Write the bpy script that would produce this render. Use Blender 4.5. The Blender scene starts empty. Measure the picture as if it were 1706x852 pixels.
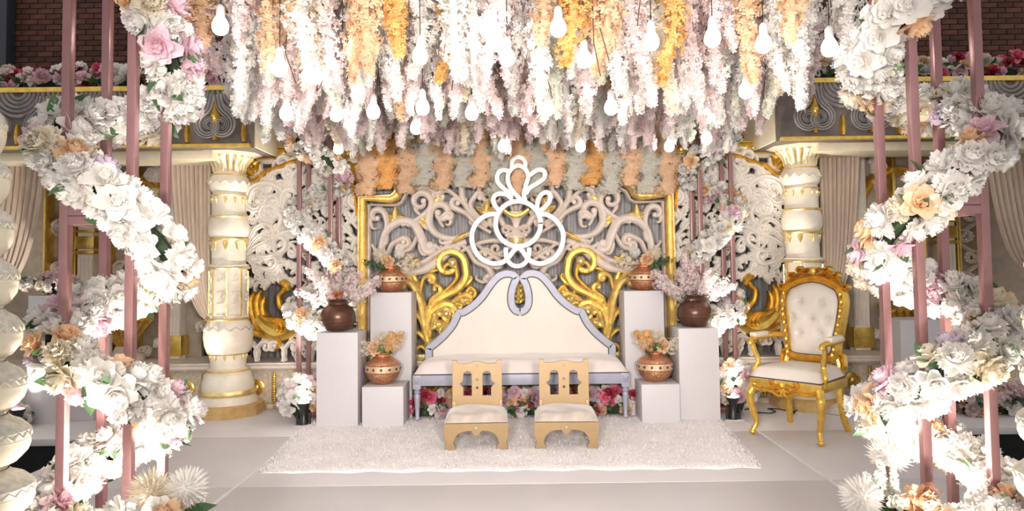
import bpy, bmesh, math, random
from mathutils import Vector, Matrix, Euler
PI = math.pi
rnd = random.Random(7)
scene = bpy.context.scene
C = scene.collection

# ------------------------------------------------------------------ camera
CAM_H, FPX, CX, CY = 1.45, 1150.0, 860.0, 391.0
TILT, ROLL = math.radians(2.5), math.radians(0.7)
cam_rot = Euler((PI/2 + TILT, 0, 0)).to_matrix() @ Matrix.Rotation(-ROLL, 3, 'Z')
cd = bpy.data.cameras.new('camera')
cd.sensor_width = 36.0
cd.lens = 36.0*FPX/1706.0
cd.shift_x = -(CX-853.0)/1706.0
cd.shift_y = -(426.0-CY)/1706.0
cd.clip_start, cd.clip_end = 0.05, 100
cam = bpy.data.objects.new('camera', cd)
cam.matrix_world = Matrix.Translation((0, 0, CAM_H)) @ cam_rot.to_4x4()
C.objects.link(cam)
scene.camera = cam

# ------------------------------------------------------------------ world, lights, exposure
w = bpy.data.worlds.new('hall')
scene.world = w
w.use_nodes = True
w.node_tree.nodes['Background'].inputs[0].default_value = (1.0, 0.95, 0.92, 1)
w.node_tree.nodes['Background'].inputs[1].default_value = 0.56
vs = scene.view_settings
vs.view_transform = 'Standard'; vs.look = 'None'; vs.gamma = 1.0; vs.use_curve_mapping = False
vs.exposure = 0.30

def look_at(o, target):
    o.rotation_euler = (Vector(target)-o.location).to_track_quat('-Z', 'Y').to_euler()
def area(name, loc, target, size, power, col=(1, .93, .86), spread=math.radians(150)):
    l = bpy.data.lights.new(name, 'AREA'); l.size = size; l.energy = power; l.color = col; l.spread = spread
    o = bpy.data.objects.new(name, l); o.location = loc; look_at(o, target); C.objects.link(o); return o
def spot(name, loc, target, power, angle=60, blend=.6, col=(1, .93, .84), r=.05):
    l = bpy.data.lights.new(name, 'SPOT'); l.energy = power; l.color = col; l.spot_size = math.radians(angle)
    l.spot_blend = blend; l.shadow_soft_size = r
    o = bpy.data.objects.new(name, l); o.location = loc; look_at(o, target); C.objects.link(o); return o
# unseen spots added behind the viewer to brighten the stage, left and right
spot('added_stage_spot', (-.7, -.7, 1.80), (.25, 7.0, 1.85), 680, 58, .45, (1, .93, .87), .25)
spot('added_stage_spot', (.7, -.7, 1.80), (-.25, 7.0, 1.85), 680, 58, .45, (1, .93, .87), .25)

# ------------------------------------------------------------------ pixel -> place helpers
def ray(px, py):
    return cam_rot @ Vector(((px-CX)/FPX, -(py-CY)/FPX, -1.0))
def P(px, py, Y):
    d = ray(px, py); return Vector((0, 0, CAM_H)) + d*(Y/d.y)
def G(px, py, z=0.0):
    d = ray(px, py); return Vector((0, 0, CAM_H)) + d*((z-CAM_H)/d.z)
def P2(px, py, Y):
    v = P(px, py, Y); return (v.x, v.z)

# ------------------------------------------------------------------ materials
MATS = {}
def mat(name, col, rough=.5, metal=0.0, var=.06, scale=12.0, bump=0.0, bscale=60.0, coat=0.0, sheen=0.0, rand=0.0, trans=0.0, stretch=None):
    if name in MATS: return MATS[name]
    m = bpy.data.materials.new(name); m.use_nodes = True
    nt = m.node_tree; b = nt.nodes['Principled BSDF']; N = nt.nodes.new; L = nt.links.new
    tc = N('ShaderNodeTexCoord')
    vec = tc.outputs['Object']
    if stretch:
        mp = N('ShaderNodeMapping'); mp.inputs['Scale'].default_value = stretch
        L(vec, mp.inputs[0]); vec = mp.outputs[0]
    nz = N('ShaderNodeTexNoise'); nz.inputs['Scale'].default_value = scale; nz.inputs['Detail'].default_value = 4
    L(vec, nz.inputs['Vector'])
    rp = N('ShaderNodeValToRGB')
    rp.color_ramp.elements[0].position = .3; rp.color_ramp.elements[1].position = .7
    rp.color_ramp.elements[0].color = tuple(max(0, c*(1-var)) for c in col)+(1,)
    rp.color_ramp.elements[1].color = tuple(min(1, c*(1+var)) for c in col)+(1,)
    L(nz.outputs['Fac'], rp.inputs[0])
    out = rp.outputs[0]
    if rand:
        oi = N('ShaderNodeObjectInfo'); hs = N('ShaderNodeHueSaturation')
        mr = N('ShaderNodeMapRange'); mr.inputs['To Min'].default_value = 1-rand; mr.inputs['To Max'].default_value = 1+rand*.6
        L(oi.outputs['Random'], mr.inputs['Value']); L(mr.outputs[0], hs.inputs['Value']); L(out, hs.inputs['Color']); out = hs.outputs[0]
    L(out, b.inputs['Base Color'])
    b.inputs['Roughness'].default_value = rough
    b.inputs['Metallic'].default_value = metal
    if coat: b.inputs['Coat Weight'].default_value = coat
    if sheen: b.inputs['Sheen Weight'].default_value = sheen
    if bump:
        n2 = N('ShaderNodeTexNoise'); n2.inputs['Scale'].default_value = bscale; n2.inputs['Detail'].default_value = 3
        L(vec, n2.inputs['Vector'])
        bp = N('ShaderNodeBump'); bp.inputs['Strength'].default_value = bump; bp.inputs['Distance'].default_value = .01
        L(n2.outputs['Fac'], bp.inputs['Height']); L(bp.outputs[0], b.inputs['Normal'])
    if trans:
        tr = N('ShaderNodeBsdfTranslucent'); L(out, tr.inputs['Color'])
        mx = N('ShaderNodeMixShader'); mx.inputs[0].default_value = trans
        L(b.outputs[0], mx.inputs[1]); L(tr.outputs[0], mx.inputs[2])
        L(mx.outputs[0], nt.nodes['Material Output'].inputs['Surface'])
    MATS[name] = m; return m
def emit(name, col, strength):
    if name in MATS: return MATS[name]
    m = bpy.data.materials.new(name); m.use_nodes = True
    b = m.node_tree.nodes['Principled BSDF']
    b.inputs['Base Color'].default_value = col+(1,)
    b.inputs['Emission Color'].default_value = col+(1,); b.inputs['Emission Strength'].default_value = strength
    MATS[name] = m; return m

M_DECK = mat('white_deck', (.68, .65, .66), .45, var=.03, scale=2.0, bump=.03, bscale=30)
M_TAPE = mat('seam_tape', (.82, .80, .79), .4)
M_BLACK = mat('black_cloth', (.008, .008, .009), .9, var=.3)
M_DARKFLOOR = mat('dark_carpet', (.02, .02, .022), .95, var=.3, bump=.2)
M_BRICK = mat('red_brick', (.095, .034, .022), .85, var=.4, scale=5, bump=.5, bscale=40, rand=.45)
M_MORTAR = mat('mortar', (.06, .045, .04), .95, var=.2)
M_CARVE = mat('carved_cream', (.74, .65, .58), .5, var=.08, scale=9, bump=.15, bscale=50)
M_CARVEW = mat('carved_white', (.80, .75, .69), .45, var=.07, scale=9, bump=.12, bscale=50)
M_STONE = mat('beige_stone_paint', (.62, .52, .41), .55, var=.26, scale=30, bump=1.0, bscale=70)
M_COL = mat('column_ivory', (.78, .70, .58), .42, var=.13, scale=6, bump=.06, bscale=60)
M_GOLD = mat('gold_paint', (.78, .53, .13), .30, metal=.85, var=.18, scale=16, bump=.25, bscale=60)
M_GOLDL = mat('pale_gold_paint', (.86, .68, .30), .30, metal=.75, var=.16, scale=16, bump=.25, bscale=60)
M_CHAIRG = mat('chair_gold', (.78, .50, .10), .30, metal=.8, var=.15, scale=20, bump=.15, bscale=60)
M_FRIEZE = mat('grey_frieze', (.27, .245, .235), .5, var=.15, scale=10, bump=.15)
M_FRIEZED = mat('dark_frieze_ground', (.15, .125, .11), .6, var=.2)
M_CREAM = mat('cream_band', (.80, .71, .52), .5, var=.05)
M_CURT = mat('beige_curtain', (.60, .48, .38), .75, var=.10, scale=40, bump=.2, bscale=200, sheen=.3, stretch=(1, 1, .15))
M_GREYD = mat('grey_drape', (.27, .25, .245), .8, var=.15, scale=20, stretch=(1, 1, .1))
M_SHEER = mat('silver_drape', (.46, .44, .45), .7, var=.12, scale=20, stretch=(1, 1, .1))
M_WHITE = mat('white_board', (.58, .555, .57), .5, var=.02, scale=3)
M_EMBLEM = mat('emblem_white', (.88, .87, .86), .35, var=.02)
M_IVORY = mat('ivory_leather', (.71, .645, .57), .42, var=.03, scale=6, bump=.05, bscale=150)
M_BLUSH = mat('blush_velvet', (.76, .67, .64), .7, var=.05, scale=7, sheen=.5, bump=.08, bscale=90)
M_VELVET = mat('crushed_velvet', (.52, .44, .38), .55, var=.22, scale=9, sheen=.6, bump=.12, bscale=30)
M_SILVER = mat('silver_paint', (.37, .375, .45), .45, metal=.15, var=.05, scale=15)
M_PIPE = mat('dark_piping', (.05, .04, .04), .6)
M_STOOL = mat('stool_gold_lacquer', (.35, .235, .115), .42, metal=.3, var=.06, scale=10)
M_ROSEG = mat('rose_gold_tube', (.31, .165, .165), .30, metal=.55, var=.05)
M_COPPER = mat('hammered_copper', (.68, .34, .19), .28, metal=.9, var=.3, scale=40, bump=.8, bscale=110)
M_CBAND = mat('pale_copper_band', (.74, .52, .34), .35, metal=.6, var=.2, scale=60, bump=.6, bscale=120)
M_STUD = mat('dark_stud', (.08, .05, .04), .4)
M_BROWN = mat('brown_copper', (.12, .055, .036), .32, metal=.5, var=.25, scale=8, bump=.1, bscale=30)
M_BAL = mat('glossy_cream', (.74, .67, .52), .25, var=.05, scale=6, coat=.3)
M_BALCARVE = mat('carved_grey_cream', (.58, .55, .48), .6, var=.2, scale=40, bump=.6, bscale=60)
M_FUR = mat('white_fur', (.84, .80, .79), .9, var=.05, scale=3)
M_PLAST = mat('black_plastic', (.012, .012, .013), .4)
M_CLEAR = mat('grey_plastic', (.5, .5, .5), .3)
M_CABLE = mat('black_cable', (.01, .01, .01), .5)
M_CLOTH = mat('cream_cloth', (.60, .53, .45), .8, var=.1)
M_BULB = emit('bulb_glow', (1.0, .94, .88), 17.0)
M_LENS = emit('lamp_lens', (1.0, .96, .90), 14.0)
M_CRYSTAL = mat('crystal', (.8, .78, .76), .1, metal=.6)
F = {
 'white': mat('petal_white', (.92, .895, .86), .6, var=.04, scale=20, rand=.05, trans=.42),
 'cream': mat('petal_cream', (.87, .80, .66), .6, var=.06, scale=20, rand=.05, trans=.42),
 'peach': mat('petal_peach', (.90, .66, .44), .6, var=.10, scale=14, rand=.08, trans=.42),
 'pink': mat('petal_pink', (.85, .63, .70), .6, var=.12, scale=14, rand=.08, trans=.42),
 'lilac': mat('petal_lilac', (.75, .65, .75), .6, var=.12, scale=14, rand=.08, trans=.42),
 'hot': mat('petal_rose', (.72, .16, .24), .6, var=.2, scale=14, rand=.2, trans=.2),
 'red': mat('petal_red', (.36, .03, .06), .6, var=.2, scale=14, rand=.2, trans=.15),
 'blush': mat('petal_blush', (.86, .74, .73), .6, var=.06, scale=20, rand=.07, trans=.42),
 'orange': mat('petal_orange', (.92, .55, .20), .6, var=.14, scale=14, rand=.1, trans=.42),
 'green': mat('leaf_green', (.06, .14, .05), .5, var=.35, scale=20, rand=.3),
 'mint': mat('petal_mint', (.80, .80, .70), .6, var=.05, scale=20, rand=.07, trans=.42),
 'pebble': mat('petal_pebble', (.74, .71, .63), .6, var=.06, scale=20, rand=.07, trans=.42),
 'moss': mat('dark_moss', (.018, .035, .014), .9, var=.4),
 'stem': mat('twig_brown', (.09, .06, .045), .8),
 'rust': mat('petal_rust', (.55, .20, .10), .6, var=.2, scale=14, trans=.2),
}

# ------------------------------------------------------------------ mesh builder
class MB:
    def __init__(s): s.v = []; s.f = []
    def add(s, vs, fs):
        o = len(s.v); s.v += [tuple(v) for v in vs]; s.f += [tuple(i+o for i in f) for f in fs]
    def box(s, x0, x1, y0, y1, z0, z1, bev=0.0, mtx=None):
        if bev <= 0:
            vs = [(x, y, z) for z in (z0, z1) for y in (y0, y1) for x in (x0, x1)]
            fs = [(0,2,3,1),(4,5,7,6),(0,1,5,4),(2,6,7,3),(0,4,6,2),(1,3,7,5)]
        else:
            bm = bmesh.new()
            bmesh.ops.create_cube(bm, size=1.0, matrix=Matrix.Translation(((x0+x1)/2,(y0+y1)/2,(z0+z1)/2)) @ Matrix.Diagonal((x1-x0,y1-y0,z1-z0,1)))
            bmesh.ops.bevel(bm, geom=bm.edges[:], offset=min(bev, .49*min(x1-x0, y1-y0, z1-z0)), segments=2, affect='EDGES', profile=.6)
            bm.verts.index_update()
            vs = [tuple(v.co) for v in bm.verts]; fs = [tuple(v.index for v in f.verts) for f in bm.faces]; bm.free()
        if mtx is not None: vs = [tuple(mtx @ Vector(v)) for v in vs]
        s.add(vs, fs); return s
    def lathe(s, prof, n=24, c=(0, 0, 0), phase=0.0, mtx=None, cap=True):
        vs, fs = [], []
        for r, z in prof:
            for i in range(n):
                a = 2*PI*i/n+phase; vs.append((c[0]+r*math.cos(a), c[1]+r*math.sin(a), c[2]+z))
        for k in range(len(prof)-1):
            for i in range(n):
                j = (i+1) % n; fs.append((k*n+i, k*n+j, (k+1)*n+j, (k+1)*n+i))
        if cap:
            fs.append(tuple(range(n-1, -1, -1))); fs.append(tuple((len(prof)-1)*n+i for i in range(n)))
        if mtx is not None: vs = [tuple(mtx @ Vector(v)) for v in vs]
        s.add(vs, fs); return s
    def tube(s, pts, radii, n=8, cap=True):
        pts = [Vector(p) for p in pts]
        if not hasattr(radii, '__len__'): radii = [radii]*len(pts)
        vs, fs = [], []
        up = None
        for i, p in enumerate(pts):
            t = (pts[min(i+1, len(pts)-1)]-pts[max(i-1, 0)])
            t = t.normalized() if t.length > 1e-9 else Vector((0, 0, 1))
            if up is None: up = Vector((0, 0, 1)) if abs(t.z) < .9 else Vector((1, 0, 0))
            a = t.cross(up)
            if a.length < 1e-6: a = t.orthogonal()
            a.normalize(); b = a.cross(t).normalized(); up = b
            for k in range(n):
                g = 2*PI*k/n; vs.append(p+(a*math.cos(g)+b*math.sin(g))*radii[i])
        for i in range(len(pts)-1):
            for k in range(n):
                j = (k+1) % n; fs.append((i*n+k, i*n+j, (i+1)*n+j, (i+1)*n+k))
        if cap: fs.append(tuple(range(n-1, -1, -1))); fs.append(tuple((len(pts)-1)*n+k for k in range(n)))
        s.add(vs, fs); return s
    def sphere(s, c, r, nu=10, nv=7, sc=(1, 1, 1)):
        vs = [(c[0], c[1], c[2]-r*sc[2])]; fs = []
        for j in range(1, nv):
            t = PI*j/nv
            for i in range(nu):
                a = 2*PI*i/nu
                vs.append((c[0]+r*sc[0]*math.sin(t)*math.cos(a), c[1]+r*sc[1]*math.sin(t)*math.sin(a), c[2]-r*sc[2]*math.cos(t)))
        vs.append((c[0], c[1], c[2]+r*sc[2])); top = len(vs)-1
        for i in range(nu):
            fs.append((0, 1+(i+1) % nu, 1+i)); fs.append((top, 1+(nv-2)*nu+i, 1+(nv-2)*nu+(i+1) % nu))
        for j in range(nv-2):
            for i in range(nu):
                k = (i+1) % nu; fs.append((1+j*nu+i, 1+j*nu+k, 1+(j+1)*nu+k, 1+(j+1)*nu+i))
        s.add(vs, fs); return s
    def ribbon(s, pts, widths, y0, depth, prof=None):
        """carved moulding along an (x,z) path, back at y0, standing out towards -Y"""
        prof = prof or [(-1, 0), (-.86, .6), (-.45, 1), (0, .72), (.45, 1), (.86, .6), (1, 0)]
        n = len(prof); vs, fs = [], []
        for i, p in enumerate(pts):
            a = pts[max(i-1, 0)]; b = pts[min(i+1, len(pts)-1)]
            tx, tz = b[0]-a[0], b[1]-a[1]; l = math.hypot(tx, tz) or 1
            nx, nz = -tz/l, tx/l; wd = widths[i]; dp = depth*(.45+.55*min(1, wd/max(widths)))
            for u, h in prof: vs.append((p[0]+nx*u*wd, y0-h*dp, p[1]+nz*u*wd))
        for i in range(len(pts)-1):
            for k in range(n-1): fs.append((i*n+k, i*n+k+1, (i+1)*n+k+1, (i+1)*n+k))
            fs.append((i*n+n-1, i*n, (i+1)*n, (i+1)*n+n-1))
        fs.append(tuple(range(n))); fs.append(tuple((len(pts)-1)*n+k for k in range(n-1, -1, -1)))
        s.add(vs, fs); return s
    def grid(s, nu, nv, fn, close_u=False):
        vs = [fn(i/nu, j/nv) for j in range(nv+1) for i in range(nu+1)]
        fs = [(j*(nu+1)+i, j*(nu+1)+i+1, (j+1)*(nu+1)+i+1, (j+1)*(nu+1)+i) for j in range(nv) for i in range(nu)]
        s.add(vs, fs); return s
    def mesh(s, name, smooth=True, angle=40):
        me = bpy.data.meshes.new(name); me.from_pydata(s.v, [], s.f); me.update()
        bm = bmesh.new(); bm.from_mesh(me); bmesh.ops.recalc_face_normals(bm, faces=bm.faces[:]); bm.to_mesh(me); bm.free()
        if smooth:
            me.polygons.foreach_set('use_smooth', [True]*len(me.polygons))
            if angle: me.set_sharp_from_angle(angle=math.radians(angle))
        return me
    def build(s, name, m, parent=None, smooth=True, angle=40, loc=None):
        me = s.mesh(name, smooth, angle); me.materials.append(m)
        return link(name, me, parent, loc)
def link(name, me, parent=None, loc=None):
    o = bpy.data.objects.new(name, me); C.objects.link(o)
    if parent is not None: o.parent = parent
    if loc is not None: o.location = loc
    return o
def tag(o, label=None, cat=None, group=None, kind=None):
    if label: o['label'] = label
    if cat: o['category'] = cat
    if group: o['group'] = group
    if kind: o['kind'] = kind
    return o
def thing(name, label, cat, loc=(0, 0, 0), rz=0.0, group=None):
    o = bpy.data.objects.new(name, None); C.objects.link(o); o.empty_display_size = .05
    o.location = loc; o.rotation_euler = (0, 0, rz)
    return tag(o, label, cat, group)
def inst(name, me, m, parent, loc, rot=(0, 0, 0), sc=1.0):
    """a piece sharing mesh data; its material sits on the object"""
    o = bpy.data.objects.new(name, me); C.objects.link(o)
    o.material_slots[0].link = 'OBJECT'; o.material_slots[0].material = m
    o.parent = parent; o.location = loc; o.rotation_euler = rot
    o.scale = (sc, sc, sc) if not hasattr(sc, '__len__') else sc
    return o
def copy_tree(o, parent=None):
    c = o.copy(); C.objects.link(c); c.parent = parent
    for ch in list(o.children): copy_tree(ch, c)
    return c
def smooth_path(pts, n=8, closed=False):
    out = []; m = len(pts)
    segs = m if closed else m-1
    for i in range(segs):
        if closed: p0, p1, p2, p3 = pts[(i-1) % m], pts[i], pts[(i+1) % m], pts[(i+2) % m]
        else: p0, p1, p2, p3 = pts[max(i-1, 0)], pts[i], pts[i+1], pts[min(i+2, m-1)]
        for k in range(n):
            t = k/n
            out.append(tuple(.5*((2*b)+(-a+c)*t+(2*a-5*b+4*c-d)*t*t+(-a+3*b-3*c+d)*t**3) for a, b, c, d in zip(p0, p1, p2, p3)))
    if not closed: out.append(tuple(pts[-1]))
    return out
def cutout_mesh(name, loops, thick, bevel=.004, res=1):
    """flat board with holes: loops are (u,v) outlines -> mesh in XZ plane, thickness along Y centred"""
    cu = bpy.data.curves.new(name, 'CURVE'); cu.dimensions = '2D'; cu.fill_mode = 'BOTH'
    cu.extrude = max(.0005, thick/2-bevel); cu.bevel_depth = bevel; cu.bevel_resolution = res; cu.offset = -bevel
    for lp in loops:
        sp = cu.splines.new('POLY'); sp.points.add(len(lp)-1)
        for p, q in zip(sp.points, lp): p.co = (q[0], q[1], 0, 1)
        sp.use_cyclic_u = True
    o = bpy.data.objects.new(name, cu); C.objects.link(o)
    dg = bpy.context.evaluated_depsgraph_get()
    me = bpy.data.meshes.new_from_object(o.evaluated_get(dg))
    bpy.data.objects.remove(o); bpy.data.curves.remove(cu)
    me.transform(Matrix.Rotation(PI/2, 4, 'X')); me.name = name
    me.materials.clear()
    return me
def board(name, loops, thick, m, parent, loc=(0, 0, 0), bevel=.004):
    me = cutout_mesh(name, loops, thick, bevel); me.materials.append(m); return link(name, me, parent, loc)
# ================================================================== SETTING
def struct(o): o['kind'] = 'structure'; return o
XL, XR, YB = -3.5, 3.48, 6.0
floor = struct(bpy.data.objects.new('floor', None)); C.objects.link(floor)
floor['label'] = 'white stage floor of joined deck panels'
def deck(x0, x1, y0, y1):
    MB().box(x0+.003, x1-.003, y0+.003, y1-.003, -.06, 0, .004).build('deck_panel', M_DECK, floor)
for x0, x1 in ((XL, -1.88), (-1.88, 2.05), (2.05, XR)):
    for y0, y1 in ((.9, 2.8), (2.8, 4.64), (4.64, 6.0)): deck(x0, x1, y0, y1)
for x0, x1 in ((-7.6, -5.5), (-5.5, XL), (XL, -1.88), (-1.88, 2.05), (2.05, XR), (XR, 5.5), (5.5, 7.6)): deck(x0, x1, 6.0, 8.2)
for x in (-1.88, 2.05): MB().box(x-.012, x+.012, .95, 7.1, .0003, .0016).build('seam_tape', M_TAPE, floor)
sk = MB(); sk.box(XL+.02, XR-.02, .92, 6.05, -.6, -.06); sk.box(-7.58, 7.58, 6.02, 8.18, -.6, -.06)
sk.build('stage_skirt', M_BLACK, floor, smooth=False)
lf = MB().box(-10, 10, -2, 10, -.7, -.6).build('floor_hall', M_DARKFLOOR, None, smooth=False); struct(lf)

# brick wall: nearest-looking bricks as pieces, the rest joined
YW = 9.5
wall = struct(MB().box(-10, 10, YW, YW+.3, -.6, 6.6).build('wall_back', M_MORTAR, None, smooth=False))
BW, BH, J = .225, .076, .011
bme = MB().box(-BW/2+J/2, BW/2-J/2, -.016, .01, -BH/2+J/2, BH/2-J/2, .004).mesh('brick', True); bme.materials.append(M_BRICK)
rest = MB(); zlo = 3.85
a0, a1 = P(8, 5, YW).x, P(232, 5, YW).x
b0, b1 = P(1520, 5, YW).x, P(1704, 5, YW).x
cand = []
for r in range(int((6.5-zlo)/BH)):
    z = zlo+r*BH
    for k in range(-44, 45):
        x = k*BW+(BW/2 if r % 2 else 0)
        vis = (a0 < x < a1 or b0 < x < b1) and z < P(120, 0, YW).z+.1
        cand.append((x, z, vis))
pieces = [c for c in cand if c[2]]
pieces.sort(key=lambda c: -c[1]); keep = set((c[0], c[1]) for c in pieces[:300])
for x, z, vis in cand:
    if (x, z) in keep:
        inst('brick', bme, M_BRICK, wall, (x, YW-rnd.uniform(0, .004), z))
    else:
        rest.box(x-BW/2+J/2, x+BW/2-J/2, YW-.016, YW+.01, z-BH/2+J/2, z+BH/2-J/2)
tag(rest.build('brick_courses', M_BRICK, wall, smooth=False), kind='stuff')
wf = struct(MB().box(P(-30, 5, 9.35).x, P(16, 5, 9.35).x, 9.3, 9.47, 3.0, 6.5, .01).build('trim_1', mat('slate_frame', (.03, .035, .05), .5), None))

# ================================================================== FLOWERS
def petal(mb, rz, tilt, ln, wd, cup, base_r=.0, z0=0.0, ruff=0.0, nu=3, nv=3, R=rnd):
    ca, sa = math.cos(rz), math.sin(rz); o = len(mb.v); ph = R.uniform(0, 6)
    for j in range(nv+1):
        v = j/nv
        for i in range(nu+1):
            u = i/nu*2-1
            half = wd*.5*math.sin(PI*(.16+.72*v))**.7
            t = tilt+cup*v*v
            x = base_r+ln*v*math.sin(t); z = z0+ln*v*math.cos(t)+cup*0
            y = u*half
            b = (u*u)*half*.45
            x -= b*math.cos(t); z += b*math.sin(t)
            if ruff and j == nv:
                x += ruff*math.sin(u*5+ph)*ln; z += ruff*math.cos(u*6+ph)*ln
            mb.v.append((x*ca-y*sa, x*sa+y*ca, z))
    for j in range(nv):
        for i in range(nu):
            a = o+j*(nu+1)+i; mb.f.append((a, a+1, a+nu+2, a+nu+1))
def peony(seed):                                    # unit diameter ~1, facing +Z
    R = random.Random(seed); mb = MB()
    for ring, (n, tilt, ln, wd, cup, z0) in enumerate(((9, 1.5, .50, .40, .1, .0), (10, 1.15, .50, .38, -.1, .03), (10, .85, .49, .34, -.35, .05), (9, .58, .47, .30, -.5, .07), (8, .35, .45, .26, -.6, .08), (6, .12, .42, .20, -.6, .09))):
        for k in range(n):
            petal(mb, 2*PI*k/n+ring*.7+R.uniform(-.2, .2), tilt+R.uniform(-.12, .12), ln*R.uniform(.88, 1.08), wd*R.uniform(.9, 1.15), cup, .02, z0, .085, 4, 3, R)
    mb.sphere((0, 0, .1), .2, 8, 5); return mb.mesh('peony', True, 0)
def rose(seed):
    R = random.Random(seed); mb = MB(); n = 19
    for k in range(n):
        f = k/(n-1)
        petal(mb, k*2.4, .08+1.2*f**1.4, .42+.10*f, .30+.22*f, .5*f-.45*(1-f)+R.uniform(-.1, .1), .02+.05*f, .10*(1-f), .02, R=R)
    mb.sphere((0, 0, .08), .12, 8, 5); return mb.mesh('rose', True, 0)
def mum(seed, n=190):                               # spiky ball
    R = random.Random(seed); mb = MB()
    for k in range(n):
        z = 1-1.75*(k+.5)/n; a = k*2.39996; s = math.sqrt(max(0, 1-z*z)); d = Vector((s*math.cos(a), s*math.sin(a), z))
        t = d.orthogonal().normalized(); t = Matrix.Rotation(R.uniform(0, 6.3), 3, d) @ t; wv = t*.028; L = R.uniform(.44, .52)
        tip = d*L+Vector((0, 0, .05)); mid = d*(L*.72)
        o = len(mb.v); b = d*.1
        mb.v += [tuple(b-wv*.5), tuple(b+wv*.5), tuple(mid+wv), tuple(mid-wv), tuple(tip)]
        mb.f += [(o, o+1, o+2, o+3), (o+3, o+2, o+4)]
    mb.sphere((0, 0, 0), .26, 10, 7); return mb.mesh('chrysanthemum', True, 0)
def leaf_mesh():
    mb = MB()
    def fn(u, v):
        wv = .28*math.sin(PI*min(1, v*1.02))**.8*(1-.25*v)
        x = (u*2-1)*wv; return (x, v-.02, .12*abs(u*2-1)*wv*2+.18*math.sin(v*2.2)-.25*v*v)
    mb.grid(2, 5, fn); return mb.mesh('leaf', True, 0)
def floret_at(mb, p, d, s, R, n=4):
    d = Vector(d).normalized(); t = d.orthogonal().normalized(); t = Matrix.Rotation(R.uniform(0, 6.3), 3, d) @ t; b = d.cross(t)
    c = Vector(p); o = len(mb.v); mb.v.append(tuple(c-d*s*.15)); q = 1
    for k in range(n):
        a = 2*PI*k/n; e = t*math.cos(a)+b*math.sin(a); g = -t*math.sin(a)+b*math.cos(a)
        for v in (c+e*s*.55+g*s*.34+d*s*.12, c+e*s*1.0+d*s*.05, c+e*s*.55-g*s*.34+d*s*.12): mb.v.append(tuple(v))
        mb.f.append((o, o+q, o+q+1, o+q+2)); q += 3
def strand_mesh(seed, length, r, n, s, tap=.75, sw=.09):             # hangs from z=0 downwards
    R = random.Random(seed); mb = MB(); sway = R.uniform(-sw, sw); ph = R.uniform(0, 6)
    for k in range(n):
        v = (k+R.random())/n; z = -length*v
        a = R.uniform(0, 2*PI); clump = .62+.38*math.sin(v*length*19+ph)*math.cos(v*length*8+a+ph)
        rr = r*clump*(1-tap*max(0, (v-.55)/.45)**1.5)*math.sqrt(R.uniform(.25, 1))
        p = (rr*math.cos(a)+sway*math.sin(v*3), rr*math.sin(a), z+R.uniform(-.02, .02))
        floret_at(mb, p, (math.cos(a), math.sin(a), R.uniform(-.5, .4)), s*R.uniform(.75, 1.15)*(1-.35*v), R)
    mb.tube([(sway*math.sin(v*3), 0, -length*v) for v in (0, .2, .4, .6, .8, .97)], r*.18, 5)
    me = mb.mesh('blossoms', True, 0); me.materials.append(F['white']); return me
PEONY = [peony(i) for i in range(3)]; ROSE = [rose(i+10) for i in range(2)]; MUM = [mum(3)]; LEAF = leaf_mesh()
for me in PEONY+ROSE+MUM+[LEAF]: me.materials.append(F['white'])
def dir_rot(d, R=rnd):
    q = Vector(d).normalized().to_track_quat('Z', 'Y'); return (q @ Euler((0, 0, R.uniform(0, 6.28))).to_quaternion()).to_euler()
def bloom(parent, loc, d, size, col, kind=None, R=rnd):
    kind = kind or ('peony' if R.random() < .7 else 'rose')
    me = {'peony': R.choice(PEONY), 'rose': R.choice(ROSE), 'mum': MUM[0]}[kind]
    return inst({'peony': 'peony', 'rose': 'rose', 'mum': 'chrysanthemum'}[kind], me, F[col], parent, loc, dir_rot(d, R), size)
def leaf(parent, loc, d, size, col='green', R=rnd):
    q = Vector(d).normalized().to_track_quat('Y', 'Z'); return inst('leaf', LEAF, F[col], parent, loc, (q @ Euler((0, R.uniform(0, 6.28), 0)).to_quaternion()).to_euler(), size)
def pick(weights, R=rnd):
    t = R.random()*sum(weights.values())
    for k, v in weights.items():
        t -= v
        if t <= 0: return k
    return k
def sprig(parent, base, d, length, col, R, n=26, s=.014, r=.03, name='blossom_sprig'):
    """a twig set with small florets"""
    d = Vector(d).normalized(); mb = MB(); side = d.orthogonal().normalized()
    for k in range(n):
        v = .25+.75*(k+R.random())/n; off = Vector((R.gauss(0, 1), R.gauss(0, 1), R.gauss(0, 1)))*r*(1.1-.6*v)*.6
        floret_at(mb, Vector(base)+d*length*v+off+Vector((0, 0, -.15*length*v*v)), off+d*.01, s*R.uniform(.7, 1.2), R)
    o = tag(mb.build(name, F[col], parent, True, 0), kind='stuff')
    st = MB().tube([Vector(base)+d*length*v+Vector((0, 0, -.15*length*v*v)) for v in (0, .5, .95)], [.003, .0025, .0015], 5)
    st.build('twig', F['stem'], o); return o

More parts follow.
